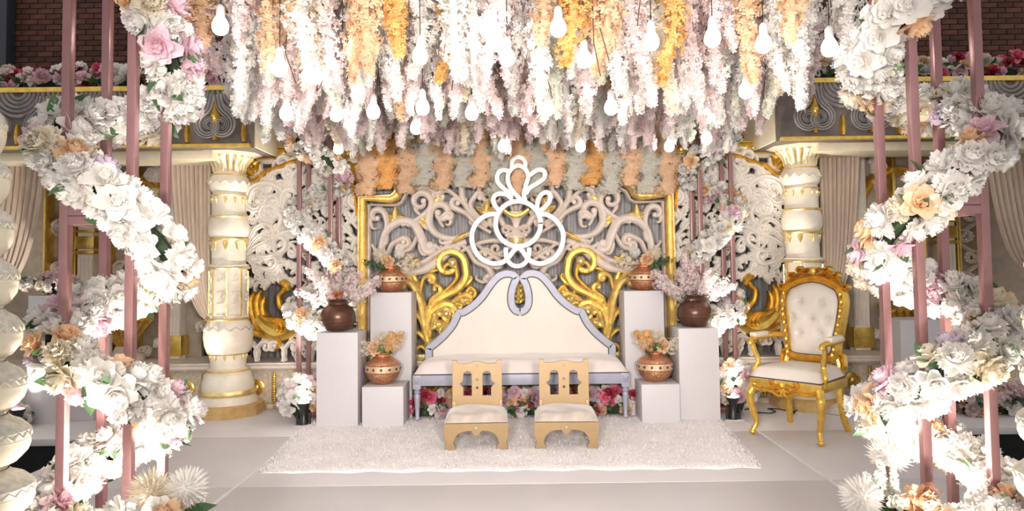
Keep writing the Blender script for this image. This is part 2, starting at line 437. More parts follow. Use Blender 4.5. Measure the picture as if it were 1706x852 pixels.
# ================================================================== BACKDROP
def mirror_pts(pts): return [(-x, z) for x, z in pts]
def curl_pts(stem, side, R, turns, n=26, shrink=.22):
    """continue an (x,z) path into a volute"""
    (x0, z0), (x1, z1) = stem[-2], stem[-1]; h = math.atan2(z1-z0, x1-x0); out = list(stem); x, z = x1, z1
    tot = turns*2*PI; dth = tot/n
    for k in range(n):
        r = R*(1-(1-shrink)*((k+.5)/n)); ds = r*dth; h += side*dth
        x += math.cos(h-side*dth/2)*ds; z += math.sin(h-side*dth/2)*ds; out.append((x, z))
    return out
def scroll(parent, px, Y, m, wpx, side=0, Rpx=12, turns=1.1, depth=.05, taper=(.55, 1.0, .5), flip=False, raw=False, name='scroll', leaves=0, R=rnd):
    k = Y/FPX
    pts = px if raw else [P2(a, b, Y) for a, b in px]
    pts = smooth_path(pts, 6)
    if side: pts = curl_pts(pts, -side, Rpx*k, turns)
    if flip: pts = mirror_pts(pts)
    n = len(pts); ws = []
    for i in range(n):
        t = i/(n-1); a = taper[0]+(taper[1]-taper[0])*min(1, t*2.2) if t < .45 else taper[1]+(taper[2]-taper[1])*(t-.45)/.55
        ws.append(wpx*k*.5*a)
    mb = MB(); mb.ribbon(pts, ws, Y, depth)
    if side: mb.sphere((pts[-1][0], Y-depth*.5, pts[-1][1]), ws[-1]*1.5, 8, 6)
    for q in range(leaves):                       # acanthus lobes along the outer side
        i = int(n*(.12+.6*q/max(1, leaves-1))) if leaves > 1 else n//3
        i = min(max(i, 1), n-2); p = pts[i]; tx, tz = pts[i+1][0]-pts[i-1][0], pts[i+1][1]-pts[i-1][1]; h = math.atan2(tz, tx)
        sg = (side or 1)*(-1 if flip else 1)
        h += sg*.75; L = wpx*k*R.uniform(1.0, 1.4)
        st = [p, (p[0]+math.cos(h)*L*.5, p[1]+math.sin(h)*L*.5), (p[0]+math.cos(h-sg*.35)*L, p[1]+math.sin(h-sg*.35)*L)]
        st = curl_pts(smooth_path(st, 3), -sg, L*.35, .4, 6, .5)
        mb.ribbon(st, [wpx*k*(.34-.24*j/(len(st)-1)) for j in range(len(st))], Y, depth*.75)
    return mb.build(name, m, parent, True, 50)
def leafshape(parent, px, py, Y, ang, L, W, m, flip=False, depth=.05, lobes=3, name='carved_leaf'):
    """fan of lobes from one root: acanthus leaf"""
    k = Y/FPX; x, z = P2(px, py, Y); mb = MB()
    if flip: x = -x; ang = PI-ang
    for i in range(lobes):
        f = (i-(lobes-1)/2)/max(1, (lobes-1)/2) if lobes > 1 else 0
        a = ang+f*.75; l = L*k*(1-.28*abs(f))
        st = [(x, z), (x+math.cos(a)*l*.5, z+math.sin(a)*l*.5), (x+math.cos(a+f*.35)*l, z+math.sin(a+f*.35)*l)]
        pts = smooth_path(st, 5); n = len(pts)
        mb.ribbon(pts, [W*k*.5*(.35+.75*math.sin(PI*min(1, .12+.86*j/(n-1)))) for j in range(n)], Y, depth*(1-.2*abs(f)))
    return mb.build(name, m, parent, True, 50)

# dado running behind everything
YD = 7.2
dado = thing('backdrop_dado', 'low beige carved dado with gold rosettes along the back of the stage', 'dado', (0, YD, 0))
MB().box(-7.2, 7.2, .0, .6, 0, .40, .006).build('body', M_STONE, dado)
lp = [(-.07, .40), (-.09, .42), (-.09, .445), (-.05, .455), (-.05, .47), (.6, .47), (.6, .40)]
mb = MB(); vs_ = [(x, y, z) for x in (-7.2, 7.2) for y, z in lp]; n = len(lp)
mb.add(vs_, [(i, (i+1) % n, (i+1) % n+n, i+n) for i in range(n)]+[tuple(range(n)), tuple(range(2*n-1, n-1, -1))])
mb.build('ledge', M_CARVE, dado, True, 30)
MB().box(-7.2, 7.2, -.05, 0, 0, .05, .01).build('foot_moulding', M_STONE, dado)
ros = MB().lathe([(.082, 0), (.082, .012), (.066, .02), (.06, .012), (.045, .014), (.038, .03), (.018, .042), (.006, .044)], 20, mtx=Matrix.Rotation(PI/2, 4, 'X')).mesh('rosette'); ros.materials.append(M_GOLD)
bar = MB()
for i in range(12): bar.sphere((0, -.012, .075+i*.025), .021, 8, 6, (1, .8, .8))
barm = bar.mesh('twisted_bar'); barm.materials.append(M_GOLD)
pnl = MB()
for z0, z1 in ((.068, .074), (.37, .376)): pnl.box(-.155, .155, -.012, 0, z0, z1)
for x0, x1 in ((-.155, -.149), (.149, .155)): pnl.box(x0, x1, -.012, 0, .068, .376)
pnlm = pnl.mesh('panel_moulding', False); pnlm.materials.append(M_STONE)
for k in range(-11, 17):
    x = -.89+.362*k
    if abs(x) > 5.2: continue
    for nm, me, dx, dz in (('rosette', ros, 0, .215), ('twisted_bar', barm, .181, 0), ('panel_moulding', pnlm, 0, 0)):
        link(nm, me, dado, (x+dx, -.001, dz))

# drapes behind the carved panels
def drape(name, label, x0, x1, z0, z1, Y, folds, m, amp=.03):
    mb = MB(); nu = folds*6
    def fn(u, v): return (x0+(x1-x0)*u, Y+amp*math.sin(u*folds*2*PI)+amp*.3*math.sin(u*folds*4.6*PI+v), z0+(z1-z0)*v)
    mb.grid(nu, 6, fn); o = mb.build(name, m, None, True, 0); mo = o.modifiers.new('thick', 'SOLIDIFY'); mo.thickness = .006
    return tag(o, label, 'drape')
drape('pleated_drape', 'silver grey pleated drape behind the gold framed centre panel', -1.62, 1.62, .475, 3.0, 7.48, 44, M_SHEER)
drape('pleated_drape', 'dark grey pleated drape behind the carved screen left of the sofa', -2.9, -1.64, .475, 3.0, 7.55, 16, M_GREYD)
drape('pleated_drape', 'dark grey pleated drape behind the carved screen right of the sofa', 1.64, 2.9, .475, 3.0, 7.55, 16, M_GREYD)

# centre panel -----------------------------------------------------
YC = 7.16
cp = thing('gilded_screen', 'wide gold framed openwork panel of white and gold scrolls behind the sofa', 'panel', (0, 0, 0))
zt = P2(605, 331, YC)[1]; zb = .471
xo = 1.60; k = YC/FPX
fr = [(-xo, zb), (-xo, zt)]
arch = [P2(605, 331, YC), P2(652, 331, YC), P2(660, 326, YC), P2(667, 313, YC), P2(680, 305, YC), P2(700, 303, YC), P2(714, 300, YC), P2(728, 286, YC), P2(748, 272, YC), P2(775, 262, YC), P2(800, 246, YC), P2(830, 232, YC)]
top = [(-xo, zb)]+[(-xo, z) for z in (.8, 1.2, 1.6)]+[(-xo, zt)]+[(x, z) for x, z in arch[1:]]+[(0, arch[-1][1]+.06)]
full = top+[(-x, z) for x, z in top[-2::-1]]
fpf = [(-1, 0), (-1, .7), (-.75, 1), (-.45, .8), (-.2, .55), (.1, .55), (.4, .9), (.7, .9), (1, .4), (1, 0)]
MB().ribbon(full, [.055]*len(full), YC+.03, .085, fpf).build('gold_frame', M_GOLDL, cp, True, 35)
inn = [(x*.955 if abs(x) > .1 else x, z-.07 if z > .6 else z) for x, z in full]
MB().ribbon(inn, [.018]*len(inn), YC+.03, .06).build('inner_moulding', M_CARVE, cp, True, 35)
MB().box(-xo, xo, YC-.02, YC+.03, zb, zb+.07, .01).build('bottom_rail', M_GOLDL, cp)
def Z6(pts): return [(590+a/3.157, 230+b/3.157) for a, b in pts]
def Z7(pts): return [(600+a/4.733, 420+b/4.733) for a, b in pts]
for fl in (False, True):
    S = lambda p, wpx, side=0, Rp=12, tu=1.1, m=M_CARVE, d=.055, tp=(.55, 1, .5), lv=0, zf=Z6, nm='scroll': scroll(cp, zf(p), YC, m, wpx, side, Rp, tu, d, tp, fl, False, nm, lv)
    S([(150, 660), (145, 580), (170, 490), (240, 440), (310, 450), (350, 520), (370, 580)], 15, -1, 9, .8, tp=(.7, 1.1, .7), lv=4)
    S([(130, 600), (170, 620), (200, 560), (250, 530)], 11, 1, 9, 1.0)
    S([(330, 520), (300, 580), (260, 600)], 11, 1, 8, .9)
    S([(150, 540), (172, 460), (165, 410)], 12, -1, 14, .85, lv=2)
    S([(95, 560), (120, 600), (150, 640)], 9, 1, 7, .8)
    S([(250, 460), (330, 430), (385, 390)], 13, -1, 20, 1.25, lv=3)
    S([(620, 500), (520, 528), (440, 510), (395, 455), (395, 400)], 15, 1, 19, 1.1, lv=4)
    S([(470, 470), (450, 430), (480, 400)], 10, 1, 8, .8)
    S([(720, 500), (640, 450), (590, 400), (530, 370)], 11, 1, 10, .9, lv=2)
    S([(700, 470), (620, 390), (540, 310), (490, 275), (455, 285)], 10, -1, 8, .8, lv=3)
    S([(700, 470), (620, 400), (575, 330), (565, 260)], 13, -1, 8, .6, tp=(.5, 1, .3), lv=3)
    S([(710, 460), (640, 400), (612, 350), (640, 300)], 11, 1, 8, .8, lv=2)
    S([(150, 690), (260, 705), (360, 695), (450, 640), (530, 575), (590, 545)], 14, 0, tp=(.5, 1.1, .7))
    S([(150, 660), (250, 675), (350, 660), (430, 610), (500, 560)], 9, 0, tp=(.5, 1.1, .7))
    S([(560, 560), (600, 590), (640, 650), (700, 680), (725, 720)], 12, 1, 9, .9, lv=2)
    S([(420, 560), (460, 585), (520, 570)], 11, 1, 8, .7)
    S([(560, 600), (640, 560), (720, 540), (800, 545)], 11, -1, 9, .7)
    S([(640, 560), (700, 600), (760, 640)], 10, 1, 9, .9, lv=2)
    S([(860, 480), (800, 470), (770, 430)], 13, -1, 11, 1.0, lv=1)
    S([(850, 560), (780, 600), (700, 640)], 11, 1, 10, .9)
    S([(700, 340), (660, 300), (660, 260)], 11, -1, 8, .8)
    S([(780, 400), (730, 340), (720, 270), (760, 230)], 12, -1, 10, .8, lv=2)
    S([(850, 330), (810, 280), (800, 230)], 12, 1, 9, .8)
    S([(300, 300), (360, 260), (430, 290)], 9, -1, 7, .7)
    for (lx, ly, an, L_, W_) in ((215, 440, 1.5, 24, 12), (350, 445, .2, 18, 8), (690, 400, 1.4, 26, 12), (420, 350, .9, 20, 9), (300, 660, .5, 16, 8)):
        leafshape(cp, 590+lx/3.157, 230+ly/3.157, YC, an, L_, W_, M_GOLDL, fl, .05)
    b0_ = Z6([(520, 545), (605, 498)]); scroll(cp, b0_, YC, M_GOLDL, 10, depth=.06, flip=fl, name='gold_bar')
    Sg = lambda p, wpx, side=0, Rp=12, tu=1.1, tp=(.6, 1, .5), lv=0: scroll(cp, Z7(p), YC, M_GOLDL, wpx, side, Rp, tu, .07, tp, fl, False, 'gold_scroll', lv)
    Sg([(545, 820), (530, 680), (500, 520), (480, 390), (430, 270), (370, 220)], 17, -1, 12, .8, (.8, 1.1, .6), 3)
    Sg([(530, 720), (530, 560), (560, 420), (660, 350), (770, 290), (835, 200), (830, 100)], 16, -1, 26, 1.15, (.6, 1.0, .7), 3)
    Sg([(560, 400), (680, 300), (760, 210), (760, 140)], 9, -1, 12, 1.0)
    Sg([(545, 760), (535, 600), (560, 480), (640, 420)], 14, 1, 18, 1.15, lv=2)
    Sg([(700, 420), (760, 370), (820, 340)], 12, 1, 10, .9, lv=1)
    Sg([(560, 740), (640, 690), (710, 600), (740, 500)], 20, -1, 10, .7, (1, 1, .5), 3)
    Sg([(540, 730), (470, 640), (400, 620)], 12, -1, 8, .8)
    Sg([(520, 640), (470, 520), (410, 455)], 12, -1, 8, .8)
    Sg([(545, 790), (480, 740), (440, 780)], 12, 1, 9, .9)
    Sg([(560, 460), (560, 380), (620, 330)], 12, -1, 9, .8)
    Sg([(480, 330), (500, 220), (540, 190)], 12, 1, 8, .9, lv=1)
    Sg([(830, 330), (870, 280), (900, 300)], 10, 1, 8, .9)
    Sg([(400, 560), (380, 480), (340, 470)], 12, -1, 8, .8)
    Sg([(300, 760), (250, 660), (190, 640)], 12, -1, 9, .9)
    Sg([(330, 640), (290, 520), (220, 480)], 13, -1, 9, .9, lv=2)
    Sg([(340, 520), (300, 390), (220, 350)], 13, -1, 9, .9, lv=2)
    for (lx, ly, an, L_, W_) in ((560, 600, 1.3, 30, 16), (600, 480, .7, 26, 15), (640, 640, .8, 30, 18), (820, 420, 1.9, 22, 14)):
        leafshape(cp, 600+lx/4.733, 420+ly/4.733, YC, an, L_, W_, M_GOLDL, fl, .06)
# vase ornament in the middle
cz = P2(861, 400, YC)[1]
mb = MB(); mb.lathe([(.03, -.13), (.075, -.10), (.10, -.02), (.10, .04), (.05, .09), (.035, .16), (.06, .22), (.12, .27), (.13, .29)], 16, (0, YC, cz)); mb.build('carved_vase', M_CARVE, cp)
mb = MB(); mb.lathe([(.03, -.085), (.07, -.06), (.085, 0), (.08, .02)], 16, (0, YC-.05, cz)); mb.build('gold_cup', M_GOLDL, cp)
mb = MB(); mb.ribbon(smooth_path([(-.13, cz+.31), (-.06, cz+.26), (0, cz+.245), (.06, cz+.26), (.13, cz+.31)], 5), [.022]*21, YC-.1, .04); mb.build('gold_collar', M_GOLDL, cp)
for sgn in (-1, 1):
    for pts, R_, sd in (([(0, cz+.1), (.07*sgn, cz+.14)], .05, -1), ([(0, cz-.1), (.12*sgn, cz-.16), (.22*sgn, cz-.14)], .05, 1), ([(.03*sgn, cz+.3), (.08*sgn, cz+.42), (.16*sgn, cz+.47)], .05, -1), ([(0, cz+.3), (.03*sgn, cz+.5), (.09*sgn, cz+.62)], .05, -1)):
        st = curl_pts(smooth_path(pts, 5), sd*sgn, R_, 1.0)
        MB().ribbon(st, [.022]*len(st), YC, .06).build('scroll', M_CARVE, cp, True, 50)

for q in range(4): leafshape(cp, 864, 505-9*q, YC-.02-.01*q, 1.57, 22, 12, M_GOLDL, False, .05, 3, 'gold_leaf_drop')
# carved side screens ----------------------------------------------
YS = 7.22
peacock_src = None
def side_screen(flip):
    sd = 'right' if flip else 'left'
    t = thing('carved_screen', f'openwork screen of white foliage with gold peacock, {sd} of the sofa', 'screen', (0, 0, 0), group='carved foliage screens')
    R = random.Random(21)
    def ZA(pts): return [(400+a/4.26, 250+b/4.26) for a, b in pts]
    def S(p, wpx, side=0, Rp=12, tu=1.1, m=M_CARVEW, d=.06, tp=(.55, 1, .5), lv=0, zf=ZA, nm='scroll'):
        scroll(t, zf(p), YS, m, wpx, side, Rp, tu, d, tp, flip, False, nm, lv, R)
    # traced main stems
    S([(45, 750), (110, 640), (190, 590), (270, 560), (300, 490), (270, 430)], 13, -1, 17, 1.2, lv=3)
    S([(45, 750), (120, 690), (220, 640), (320, 590), (390, 580)], 13, -1, 15, 1.1, lv=4)
    S([(45, 750), (70, 650), (110, 570), (150, 540)], 10, 1, 16, 1.2, lv=2)
    S([(45, 760), (130, 760), (220, 760), (300, 720)], 11, -1, 14, 1.1, lv=4)
    S([(60, 780), (120, 830), (200, 850)], 12, -1, 14, 1.1, lv=3)
    S([(310, 420), (320, 330), (270, 260), (180, 240), (90, 280), (60, 350)], 15, -1, 16, .8, (M_CARVEW), lv=5)
    S([(100, 390), (160, 400), (200, 350)], 11, 1, 12, 1.1, lv=2)
    S([(230, 400), (290, 400), (300, 340)], 12, 1, 15, 1.2, lv=2)
    S([(60, 500), (30, 450), (40, 420)], 11, -1, 9, 1.1, lv=1)
    S([(120, 470), (180, 460), (220, 440)], 13, 1, 8, .9, lv=2)
    S([(200, 220), (240, 160), (300, 150)], 12, -1, 14, 1.1, lv=3)
    S([(340, 300), (360, 230), (330, 200)], 11, 1, 9, 1.0, lv=2)
    S([(400, 340), (370, 210), (420, 140)], 13, -1, 12, 1.0, lv=4)
    S([(330, 520), (390, 450), (400, 390)], 13, 1, 12, 1.1, lv=3)
    S([(840, 560), (800, 500), (830, 430), (800, 400)], 12, 1, 12, 1.2, lv=3)
    S([(830, 640), (760, 570), (720, 520)], 12, -1, 12, 1.1, lv=4)
    S([(700, 460), (760, 330), (700, 270)], 13, 1, 14, 1.1, lv=4)
    S([(600, 430), (560, 390), (570, 330)], 12, -1, 13, 1.2, lv=3)
    S([(820, 380), (790, 300), (740, 260)], 12, -1, 12, 1.0, lv=3)
    S([(640, 330), (620, 240), (560, 200)], 12, -1, 12, 1.0, lv=3)
    S([(480, 260), (470, 190), (520, 150)], 12, 1, 11, 1.0, lv=3)
    # filler volutes and leaves, spaced so that dark gaps stay between them
    placed = []; k = YS/FPX
    for _ in range(3000):
        px_, py_ = R.uniform(412, 596), R.uniform(292, 596)
        if py_ < 318 and px_ > 575: continue
        big = R.uniform(9, 14)
        if px_ < 492 and py_ > 474: continue      # kept for the peacock
        if any(math.hypot(px_-a, py_-b) < .62*(big+c) for a, b, c in placed): continue
        placed.append((px_, py_, big))
        a = R.uniform(0, 6.28); L = big*1.6
        st = [(px_-math.cos(a)*L, py_-math.sin(a)*L), (px_-math.cos(a+.5)*L*.5, py_-math.sin(a+.5)*L*.5), (px_, py_)]
        if R.random() < .62: scroll(t, st, YS, M_CARVEW, big*.72, R.choice((-1, 1)), big*.62, 1.1, .045, (.5, 1, .5), flip, False, 'scroll', 2, R)
        else: leafshape(t, px_, py_, YS, R.uniform(0, 6.28), big*1.7, big*.75, M_CARVEW, flip, .05, R.choice((3, 5)))
        if len(placed) > 140: break
    # row of volutes under the peacock
    for i, x in enumerate((418, 440, 462, 486, 508, 530, 552, 574, 592)):
        sg = 1 if i % 2 else -1
        scroll(t, [(x-10*sg, 602), (x-13*sg, 585), (x-4*sg, 572)], YS, M_CARVEW, 9, sg, 10, 1.1, .055, (.8, 1, .5), flip, False, 'scroll', 1, R)
    # gold border with scalloped top
    def PB(l): return [P2(a, b, YS) for a, b in l]
    brd = PB([(408, 330), (412, 308), (430, 300), (445, 286), (462, 281), (490, 270), (520, 267), (552, 278), (572, 286), (586, 300), (594, 330), (597, 360)])
    pts = smooth_path(brd, 5)
    if flip: pts = mirror_pts(pts)
    MB().ribbon(pts, [.022]*len(pts), YS, .08).build('gold_border', M_GOLD, t, True, 40)
    for (cx_, cy_, a) in ((412, 275, 2.4), (590, 280, .8)):
        leafshape(t, cx_+(14 if cx_ < 500 else -14), cy_+16, YS, a, 32, 16, M_GOLD, flip, .06, 5, 'gold_corner_leaf')
    for x0 in (404, 600):
        pl = [P2(x0, 600, YS), P2(x0, 268, YS)]
        if flip: pl = mirror_pts(pl)
        MB().ribbon([pl[0], ((pl[0][0]+pl[1][0])/2, (pl[0][1]+pl[1][1])/2), pl[1]], [.02]*3, YS+.02, .05).build('side_rail', M_STONE, t, True, 40)
    # peacock
    def ZB(pts): return [(400+a/3.41, 430+b/3.41) for a, b in pts]
    mk = (lambda l: mirror_pts(l)) if flip else (lambda l: l)
    def gold_ribbon(nm, pts, ws, d=.08, yo=-.03):
        q = mk(smooth_path([P2(a, b, YS) for a, b in ZB(pts)], 6)); n = len(q)
        wl = [ws[min(len(ws)-1, int(i/(n-1)*(len(ws)-1)))]*(1-(i/(n-1)*(len(ws)-1) % 1))+ws[min(len(ws)-1, int(i/(n-1)*(len(ws)-1))+1)]*(i/(n-1)*(len(ws)-1) % 1) for i in range(n)]
        MB().ribbon(q, [x/3.41*YS/FPX for x in wl], YS+yo, d).build(nm, M_GOLD, pk, True, 50)
    pk = link('peacock', MB().ribbon(mk(smooth_path([P2(a, b, YS) for a, b in ZB([(110, 330), (150, 370), (200, 400), (250, 400), (300, 370), (320, 330)])], 6)), [x*YS/FPX/3.41 for x in [18+52*math.sin(PI*i/30)**.8 for i in range(31)]], YS-.02, .10).mesh('peacock'), t)
    pk.data.materials.append(M_GOLD); pk['label'] = 'gold peacock'
    gold_ribbon('neck', [(300, 360), (275, 310), (240, 270), (232, 215), (255, 190), (270, 160)], [30, 26, 20, 17, 18, 17])
    gold_ribbon('head', [(285, 185), (275, 155), (250, 140), (232, 150)], [10, 22, 20, 5])
    for pts in ([(200, 420), (120, 430), (60, 360), (35, 280), (50, 210)], [(190, 400), (120, 390), (80, 320), (70, 240), (90, 190)], [(190, 385), (130, 350), (105, 280), (110, 220), (130, 185)], [(200, 375), (150, 330), (135, 270), (150, 220)], [(170, 430), (90, 420), (40, 340)]):
        gold_ribbon('tail_feather', pts, [20, 27, 24, 20, 8], .07, -.005)
    for dx in (0, 22, 44): gold_ribbon('wing_feather', [(170+dx, 335), (215+dx, 350), (240+dx, 385), (225+dx, 410)], [8, 12, 12, 5], .05, -.11)
    gold_ribbon('foot', [(240, 440), (235, 490), (210, 525)], [12, 10, 8])
    return t
side_screen(False); side_screen(True)

# cornice over the screens
for sgn, nm in ((-1, 'left'), (1, 'right')):
    t = thing('gold_cornice', f'gold leaf-patterned cornice strip above the {nm} carved screen', 'cornice', (0, 7.25, 0), group='cornice strips over the screens')
    z0 = P(470, 272, 7.2).z; x0, x1 = (-2.75, -.6) if sgn < 0 else (.6, 2.75)
    MB().box(x0, x1, 0, .25, z0, z0+.05, .008).build('white_moulding', M_COL, t)
    MB().box(x0, x1, -.03, .25, z0+.05, z0+.16, .01).build('gold_band', M_GOLD, t)
    lm = MB().lathe([(.008, 0), (.034, .008), (.03, .02), (.006, .026)], 8, mtx=Matrix.Rotation(PI/2, 4, 'X')).mesh('gold_egg'); lm.materials.append(M_GOLD)
    for i in range(int((x1-x0)/.085)):
        o = link('gold_egg', lm, t, (x0+.05+i*.085, -.03, z0+.105))
    MB().box(x0, x1, -.05, .25, z0+.16, z0+.185, .008).build('top_fillet', M_GOLD, t)

# columns ------------------------------------------------------------
def column(flip):
    px_c = 1340 if flip else 382; sd = 'right' if flip else 'left'
    base = G(385, 692); x = P(381, 480, 6.98).x; yc = 6.98
    if flip: x = P(1339, 480, 6.98).x
    t = thing('ornate_column', f'ivory turned column with gold bands, {sd} of the sofa', 'column', (x, yc, 0), group='ivory columns carrying the entablature')
    k = yc/FPX
    def zz(y): return P(382, y, yc).z
    oct_ = [(.36, 0), (.36, .05), (.345, .06), (.345, .10), (.31, .115)]
    MB().lathe(oct_, 8, phase=PI/8).build('octagonal_base', mat('gold_wood', (.62, .42, .18), .4, metal=.35, var=.15), t, True, 30)
    prof = [(47, 672), (46, 664), (43, 658), (43, 650), (41, 648), (41, 638), (40, 634), (38, 626), (37, 622), (33, 618), (33, 614), (28, 612), (28, 590), (33, 587), (37, 575), (39, 560), (38, 548), (33, 536), (29, 530), (29, 448), (32, 446), (32, 442), (27, 440), (26.5, 402), (29, 398), (32, 388), (32.5, 378), (30, 366), (27, 360), (27, 328), (26, 322), (30, 316), (32, 306), (30, 298), (26, 293), (25, 288), (27, 278), (33, 268), (38, 263)]
    z0 = .115
    pr = [(a*k, max(z0, zz(b))) for a, b in prof]
    MB().lathe(pr, 40).build('shaft', M_COL, t, True, 30)
    for (yy, r, h) in ((652, 43.5, 9), (616, 34, 3), (588, 31, 3), (531, 32, 4), (447, 33, 4), (399, 30.5, 5), (362, 30, 4), (327, 28, 3), (293, 27, 3)):
        zc = zz(yy); rr = r*k; hh = h*k
        MB().lathe([(rr-.02, -hh/2), (rr, -hh/2), (rr+.008, 0), (rr, hh/2), (rr-.02, hh/2)], 40, (0, 0, zc), cap=False).build('gold_band', M_GOLDL, t, True, 30)
    # drop ornaments hanging off the bands
    dm = MB().ribbon(smooth_path([(0, 0), (0, -.05), (0, -.10)], 4), [.012, .024, .03, .028, .024, .02, .014, .01, .005], 0, .02).mesh('gold_drop'); dm.materials.append(M_GOLDL)
    for yy, r, n_, s_ in ((402, 27, 9, .9), (331, 27, 12, .6), (590, 28, 12, .5)):
        for i in range(n_):
            a = 2*PI*i/n_+.2; o = link('gold_drop', dm, t, ((r*k-.004)*math.sin(a), -(r*k-.004)*math.cos(a), zz(yy))); o.rotation_euler = (0, 0, a); o.scale = (s_, 1, s_)
    # zigzag trim on the bulb
    for yy, r in ((546, 39), (306, 32.5)):
        mb = MB(); n_ = 28; pts = []
        for i in range(n_+1):
            a = 2*PI*i/n_; zq = zz(yy)+(.018 if i % 2 else -.018); pts.append(((r*k+.002)*math.sin(a), -(r*k+.002)*math.cos(a), zq))
        mb.tube(pts, .006, 5); mb.build('zigzag_trim', M_CRYSTAL, t)
    # carved drum panels, ribs
    zz0, zz1 = zz(526), zz(452)
    for i in range(8):
        a = 2*PI*i/8+PI/8-.1
        mb = MB(); mb.box(-.006, .006, -.012, .004, zz0, zz1); o = mb.build('gold_rib', M_GOLDL, t, False); o.location = (29.3*k*math.sin(a), -29.3*k*math.cos(a), 0); o.rotation_euler = (0, 0, a)
        mb = MB()
        for q in range(4):
            zc = zz0+(zz1-zz0)*(q+.5)/4
            st = curl_pts([(-.03, zc-.04), (0.0, zc-.045), (.02, zc-.04)], 1 if q % 2 else -1, .03, 1.1, 14)
            mb.ribbon(st, [.009]*len(st), 0, .012)
        o = mb.build('carved_vine', M_COL, t); a2 = a+PI/8; o.location = (28.6*k*math.sin(a2), -28.6*k*math.cos(a2), 0); o.rotation_euler = (0, 0, a2)
    # flutes of the capital, abacus
    fm = MB().tube([(0, -.148, 0), (0, -.155, .06), (0, -.19, .12), (0, -.225, .15)], [.012, .014, .02, .02], 6).mesh('flute'); fm.materials.append(M_GOLDL)
    for i in range(20):
        o = link('capital_flute', fm, t, (0, 0, zz(288))); o.rotation_euler = (0, 0, 2*PI*i/20)
    zt_ = zz(263)
    MB().lathe([(.24, 0), (.30, .02), (.36, .04), (.36, .065), (.39, .075), (.39, max(.09, 2.6-zt_))], 8, (0, 0, zt_), phase=PI/8).build('abacus', mat('cream_gold_abacus', (.72, .62, .46), .4, var=.08), t, True, 25)
    return t, zt_+max(.09, 2.6-zt_)
_, ZA_ = column(False); column(True)

# entablature ---------------------------------------------------------
def entablature(flip):
    sd = 'right' if flip else 'left'
    t = thing('entablature', f'grey carved scroll frieze with gold trim on top of the {sd} column', 'frieze', (0, 0, 0), group='side entablatures')
    f = (lambda a, b: (-b, -a)) if flip else (lambda a, b: (a, b))
    xi = -2.52; xe = -7.2; zb_, zt_ = 2.602, 3.20; y0 = 6.56
    a, b = f(xe, xi)
    MB().box(a, b, y0, 7.55, zb_, zt_, .006).build('core', M_FRIEZED, t)
    MB().box(*f(xi, xi+.02), y0+.06, 7.5, zb_+.01, zt_-.02, .004).build('return_face', M_CREAM, t)
    for z, h, nm in ((zb_, .035, 'gold_lower_strip'), (zt_-.05, .05, 'gold_upper_strip')):
        MB().box(a, b, y0-.045, y0, z, z+h, .01).build(nm, M_GOLD, t)
    MB().box(*f(xe, -2.95), y0+.12, y0+.55, zb_-.085, zb_-.001, .004).build('cream_architrave', M_CREAM, t)
    U = .54; H0, H1 = zb_+.05, zt_-.06
    for i in range(9):
        xc = -2.86-i*U if not flip else 2.86+i*U
        if abs(xc) > 6.6: break
        for s in (-1, 1):
            st = [(xc+s*.03, H1-.03), (xc+s*.06, H0+.33), (xc+s*.13, H0+.255)]
            pts = curl_pts(smooth_path(st, 5), -s, .118, 1.5, 34, .15)
            MB().ribbon(pts, [.046*(1-.55*j/(len(pts)-1)) for j in range(len(pts))], y0, .055, [(-1, 0), (-.9, .9), (-.66, 1), (-.5, .6), (-.33, .95), (0, 1), (.2, .6), (.4, .9), (.8, .8), (1, 0)]).build('volute', M_FRIEZE, t, True, 50)
        for q in range(5):
            r0 = .235-.042*q
            pts = [(xc+U/2+r0*1.05*math.cos(PI+g*PI/12), H1+.02+r0*math.sin(PI+g*PI/12)) for g in range(13)]
            MB().ribbon(pts, [.021]*13, y0, .045-.004*q, [(-1, 0), (-.6, .8), (0, 1), (.6, .8), (1, 0)]).build('swag_fold', M_FRIEZE, t, True, 50)
        mb = MB(); z = H0+.02
        mb.ribbon([(xc, z), (xc, z+.06), (xc, z+.13), (xc, z+.17), (xc, z+.23), (xc, z+.29), (xc, z+.36)], [.03, .016, .012, .03, .055, .03, .006], y0, .07)
        mb.sphere((xc, y0-.055, z+.22), .028, 8, 6); mb.build('gold_finial', M_GOLD, t, True, 50)
        mb = MB(); mb.ribbon([(xc+U/2, H0), (xc+U/2, H0+.07), (xc+U/2, H0+.13), (xc+U/2, H0+.19)], [.02, .03, .024, .012], y0, .05); mb.build('gold_leaf', M_GOLD, t, True, 50)
    return t
entablature(False); entablature(True)

